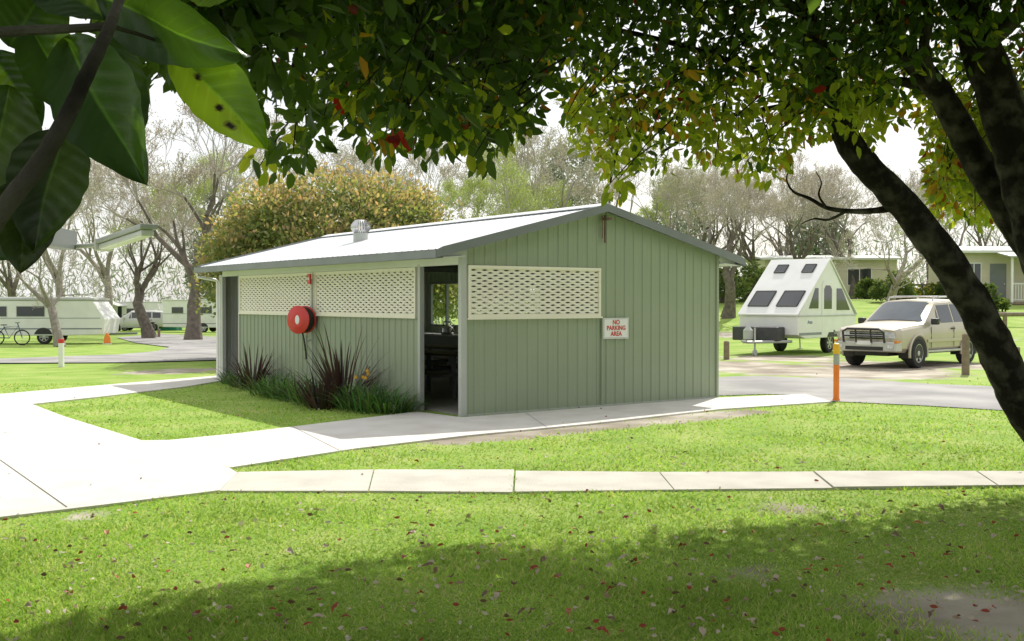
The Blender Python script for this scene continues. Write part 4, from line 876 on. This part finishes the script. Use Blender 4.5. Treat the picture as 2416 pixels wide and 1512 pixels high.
# ---------------------------------------------------------------- close leafy branch, upper left
lb=thing('leafy_branch','close leafy branch with large glossy dark leaves filling the upper left corner','branch',(0,0,0))
def bigleaf(b,t,w,yb,yt,roll,base,alt=None,spots=(),curl=.12):
    p0=P(b[0],b[1],yb); p1=P(t[0],t[1],yt); d=(p1-p0); L_=d.length; d.normalize()
    vw=(p0+p1)/2-Vector((0,0,H)); s=d.cross(vw).normalized(); s.rotate(Quaternion(d,roll)); n_=s.cross(d).normalized()
    if n_.dot(vw)>0: n_=-n_
    ww=w/F*(yb+yt)/2; NA,NB=90,32; vs=[];cs=[];fs=[]; ph0=random.uniform(0,6)
    mot=[(random.random(),random.uniform(-.8,.8),random.uniform(.015,.04),random.uniform(.65,1.3)) for _ in range(10)]
    for i in range(NA+1):
        t_=i/NA; prof_=(math.sin(PI*min(1,t_**.85))**.75 if 0<t_<1 else 0)*(1-.12*t_)
        for j in range(NB+1):
            v=j/NB*2-1; off=v*ww/2*prof_*(1+.02*math.sin(37*t_+ph0)*abs(v))
            q=p0+d*(t_*L_)+s*off+n_*(abs(v)**1.3*ww*.13*prof_-curl*L_*(t_-.4)**2+.003*math.sin(8*t_+3*v+ph0)*(L_/.12)+.0003*math.sin(t_*57-abs(v)*10))
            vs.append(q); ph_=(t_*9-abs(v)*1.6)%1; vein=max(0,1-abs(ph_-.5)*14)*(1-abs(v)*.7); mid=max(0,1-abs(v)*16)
            c0=base if (alt is None or v<0) else alt  # lit and shaded leaf halves painted as two colours
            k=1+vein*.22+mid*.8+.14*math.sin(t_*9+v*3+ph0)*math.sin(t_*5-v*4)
            for mx_,my_,ms,mv in mot:
                if math.hypot(t_-mx_,(v-my_)*.3)<ms: k*=mv
            c_=[x*k for x in c0]
            for sx_,sy_,sr in spots:
                e=math.hypot((t_-sx_)*L_/ww*2,v-sy_)
                if e<sr: c_=[.012,.008,.004]
                elif e<sr*1.5: c_=[c_[0]*.6,c_[1]*.5,c_[2]*.5]
            cs.append(c_)
    for i in range(NA):
        for j in range(NB): a=i*(NB+1)+j; fs.append((a,a+1,a+NB+2,a+NB+1))
    mb=MB(); mb.c=(1,1,1); mb.add(vs,fs); mb.cl=[tuple(x) for x in cs]; return mb.build('leaf',MT['bigleaf'],lb,smooth=True,fixn=False,ang=180)
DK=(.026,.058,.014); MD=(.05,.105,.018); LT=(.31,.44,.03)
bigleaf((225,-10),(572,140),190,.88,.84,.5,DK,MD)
bigleaf((405,108),(632,350),168,.9,.92,-.3,LT,(.12,.22,.018),((.28,-.05,.09),(.55,-.25,.09),(.70,-.5,.12)))  # sunlit leaf: bright half and darker half are painted in
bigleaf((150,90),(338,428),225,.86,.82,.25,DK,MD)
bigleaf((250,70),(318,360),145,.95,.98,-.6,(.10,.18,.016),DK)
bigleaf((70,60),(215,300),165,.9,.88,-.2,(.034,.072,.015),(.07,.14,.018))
bigleaf((150,300),(75,590),195,.84,.8,.3,(.024,.042,.012),(.04,.07,.015))
bigleaf((20,110),(130,-60),190,.9,.9,.3,DK)
bigleaf((-20,120),(95,300),145,.93,.95,.4,(.11,.19,.018),DK)
bigleaf((20,200),(-40,540),210,.86,.84,.2,DK,(.045,.08,.015))
bigleaf((60,420),(50,640),160,.83,.8,-.2,(.026,.042,.012))
bigleaf((260,40),(60,-60),165,.88,.9,.6,(.08,.14,.018),DK)
bigleaf((130,470),(-90,610),165,.86,.84,.3,DK)
bigleaf((560,-20),(420,-70),150,.95,.95,.4,(.1,.17,.02))
mb=MB(); limb(mb,[(-330,1000,.72,64),(-160,720,.72,54),(-20,530,.72,48),(80,400,.73,44),(150,290,.74,40),(205,175,.76,36),(262,55,.8,28),(300,-60,.84,20)],10); limb(mb,[(-60,80,.8,26),(60,72,.8,26),(160,68,.8,22),(255,62,.8,20)],8); limb(mb,[(255,60,.82,14),(340,85,.86,9),(408,112,.9,8)],6)
q=P(-330,1000,.72); mb.tube([q,q+Vector((-.15,0,-.6)),Vector((q.x-.25,.8,0))],[.009,.014,.018],10)
mb.build('stem',MT['bark'],lb,smooth=True)
# ---------------------------------------------------------------- neighbouring eave with fluorescent light
nb=thing('neighbouring_roof','grey eave and gutter end of the next building at the left edge','building',(0,0,0))
a=P(182,566,8.2); zc=a.z; dxy=Vector((.20,-1.9,0)).normalized(); sd=Vector((-dxy.y,dxy.x,0))
if sd.x<0: sd=-sd
def nbp(along,side,z): return a+dxy*along+sd*side+Vector((0,0,z))
def bx2(mb,a0,a1,s0,s1,z0,z1,rise=0):
    ps=[nbp(x,y,z+(rise if y==s0 else 0)) for z in (z0,z1) for x,y in ((a0,s0),(a1,s0),(a1,s1),(a0,s1))]
    mb.add(ps,[(0,1,2,3),(7,6,5,4),(0,4,5,1),(1,5,6,2),(2,6,7,3),(3,7,4,0)])
mb=MB(); bx2(mb,0,7,-.13,0,-.075,.065); mb.build('gutter',MT['dgrey'],nb)
mb=MB(); bx2(mb,.05,7,-3,-.135,.02,.05,.75); mb.build('roof',MT['roof'],nb)
mb=MB(); bx2(mb,.5,7,-2.2,-2.0,-zc,.4); mb.build('wall',MT['cream'],nb)
mb=MB(); bx2(mb,.06,6.9,-2,-.14,-.06,-.045); mb.build('soffit',MT['offwhite'],nb)
lt=thing('fluorescent_light','white fluorescent batten light on an arm beside the grey gutter end','light',(0,0,0))
b0=P(244,576,8.0); b1=P(352,540,7.2); dd=(b1-b0).normalized(); si=dd.cross(Vector((0,0,1))).normalized(); up=si.cross(dd); Lb=(b1-b0).length
Mx=Matrix((( dd.x,si.x,up.x,b0.x),(dd.y,si.y,up.y,b0.y),(dd.z,si.z,up.z,b0.z),(0,0,0,1)))
MB().box(0,Lb,-.06,.06,.0,.035,Mx).build('housing',MT['lgrey'],lt,bevel=.006); MB().box(.03,Lb-.03,-.045,.045,-.045,-.001,Mx).build('diffuser',MT['tube'],lt,bevel=.012)
MB().box(-.012,.02,-.065,.065,-.05,.04,Mx).build('end_cap',MT['white'],lt,bevel=.006)
MB().tube([nbp(.02,-.02,-.05),nbp(.1,.1,-.05),b0+dd*.05],.018,8).build('arm',MT['lgrey'],lt)
# ---------------------------------------------------------------- fallen leaves
def flmesh(seed):
    rr=random.Random(seed); vs=[];fs=[]; L_,w=1.,.46
    for i in range(7):
        t=i/6; pw=math.sin(PI*t**.9)*w/2; cz=.22*math.sin(PI*t+rr.random())*rr.uniform(.3,1)
        for v in (-1,0,1): vs.append(((t-.5)*L_,v*pw,cz+abs(v)*pw*rr.uniform(.2,.8)))
    for i in range(6):
        for j in range(2): a=i*3+j; fs.append((a,a+1,a+4,a+3))
    return vs,fs
MT['fl0']=M('leaf_red',(.40,.06,.035),(.26,.05,.03),20,.6); MT['fl1']=M('leaf_brown',(.16,.10,.06),(.24,.15,.09),20,.7); MT['fl2']=M('leaf_pale',(.58,.47,.40),(.48,.37,.30),20,.7); MT['fl3']=M('leaf_orange',(.5,.19,.06),(.36,.12,.05),20,.6)
LN=[('red','red fallen leaf lying on the near lawn'),('brown','brown curled fallen leaf lying on the near lawn'),('pale','pale pinkish fallen leaf lying on the near lawn'),('orange','orange fallen leaf lying on the near lawn')]
FM={}
for k in range(4):
    for s in range(3):
        me=bpy.data.meshes.new('fallen_leaf'); v_,f_=flmesh(k*7+s); me.from_pydata(v_,[],f_); me.materials.append(MT['fl%d'%k]); FM[k,s]=me
def onlawn(x,y): return not any(inpoly(np.array([x]),np.array([y]),pl)[0] for pl in PATHS)
cnt=0
while cnt<180:
    py_=random.uniform(1180,1505) if random.random()<.85 else random.uniform(1050,1110); px_=random.uniform(60,2400); g=G(px_,py_)
    if random.random()>.4+.6*(px_/2400) or not onlawn(g.x,g.y): continue
    k=random.choices([0,1,2,3],[.15,.34,.4,.11])[0]; o=bpy.data.objects.new('fallen_leaf',FM[k,random.randrange(3)]); link(o); sc=random.uniform(.045,.09)
    o.location=(g.x,g.y,random.uniform(.02,.032)); o.rotation_euler=(random.gauss(0,.3),random.gauss(0,.3),random.uniform(0,6.28)); o.scale=(sc,)*3
    tag(o,LN[k][1],'leaf','fallen leaves on the near lawn, '+LN[k][0]); cnt+=1
n=1200; py=rng.uniform(880,1540,n); px=rng.uniform(-200,2600,n); yy=F*H/(py-710); xx=(px-CX)/F*yy
kp=np.ones(n,bool); 
for i,pl in enumerate(PATHS): kp&=~(inpoly(xx,yy,pl)&(rng.random(n)<.88))
kp&=~inpoly(xx,yy,np.array([(p_.x,p_.y) for p_ in bp_]))
xx,yy=xx[kp],yy[kp]; n=len(xx); pal=np.array([(.16,.10,.06),(.36,.26,.18),(.55,.48,.4),(.32,.08,.05),(.6,.52,.42)])
Vx,Fx,Cx=leafarr(np.stack([xx,yy,np.full(n,.033)],1),np.concatenate([rng.normal(size=(n,2)),rng.normal(0,.15,(n,1))],1),rng.uniform(.025,.055,n),.024,pal[rng.integers(0,5,n)])
Vx[:,2]=np.maximum(Vx[:,2],.026)
tag(npmesh('leaf_litter',Vx,Fx,MT['twig'],Cx),'small scattered dry leaf litter over the lawn and path','leaf litter',kind='stuff')
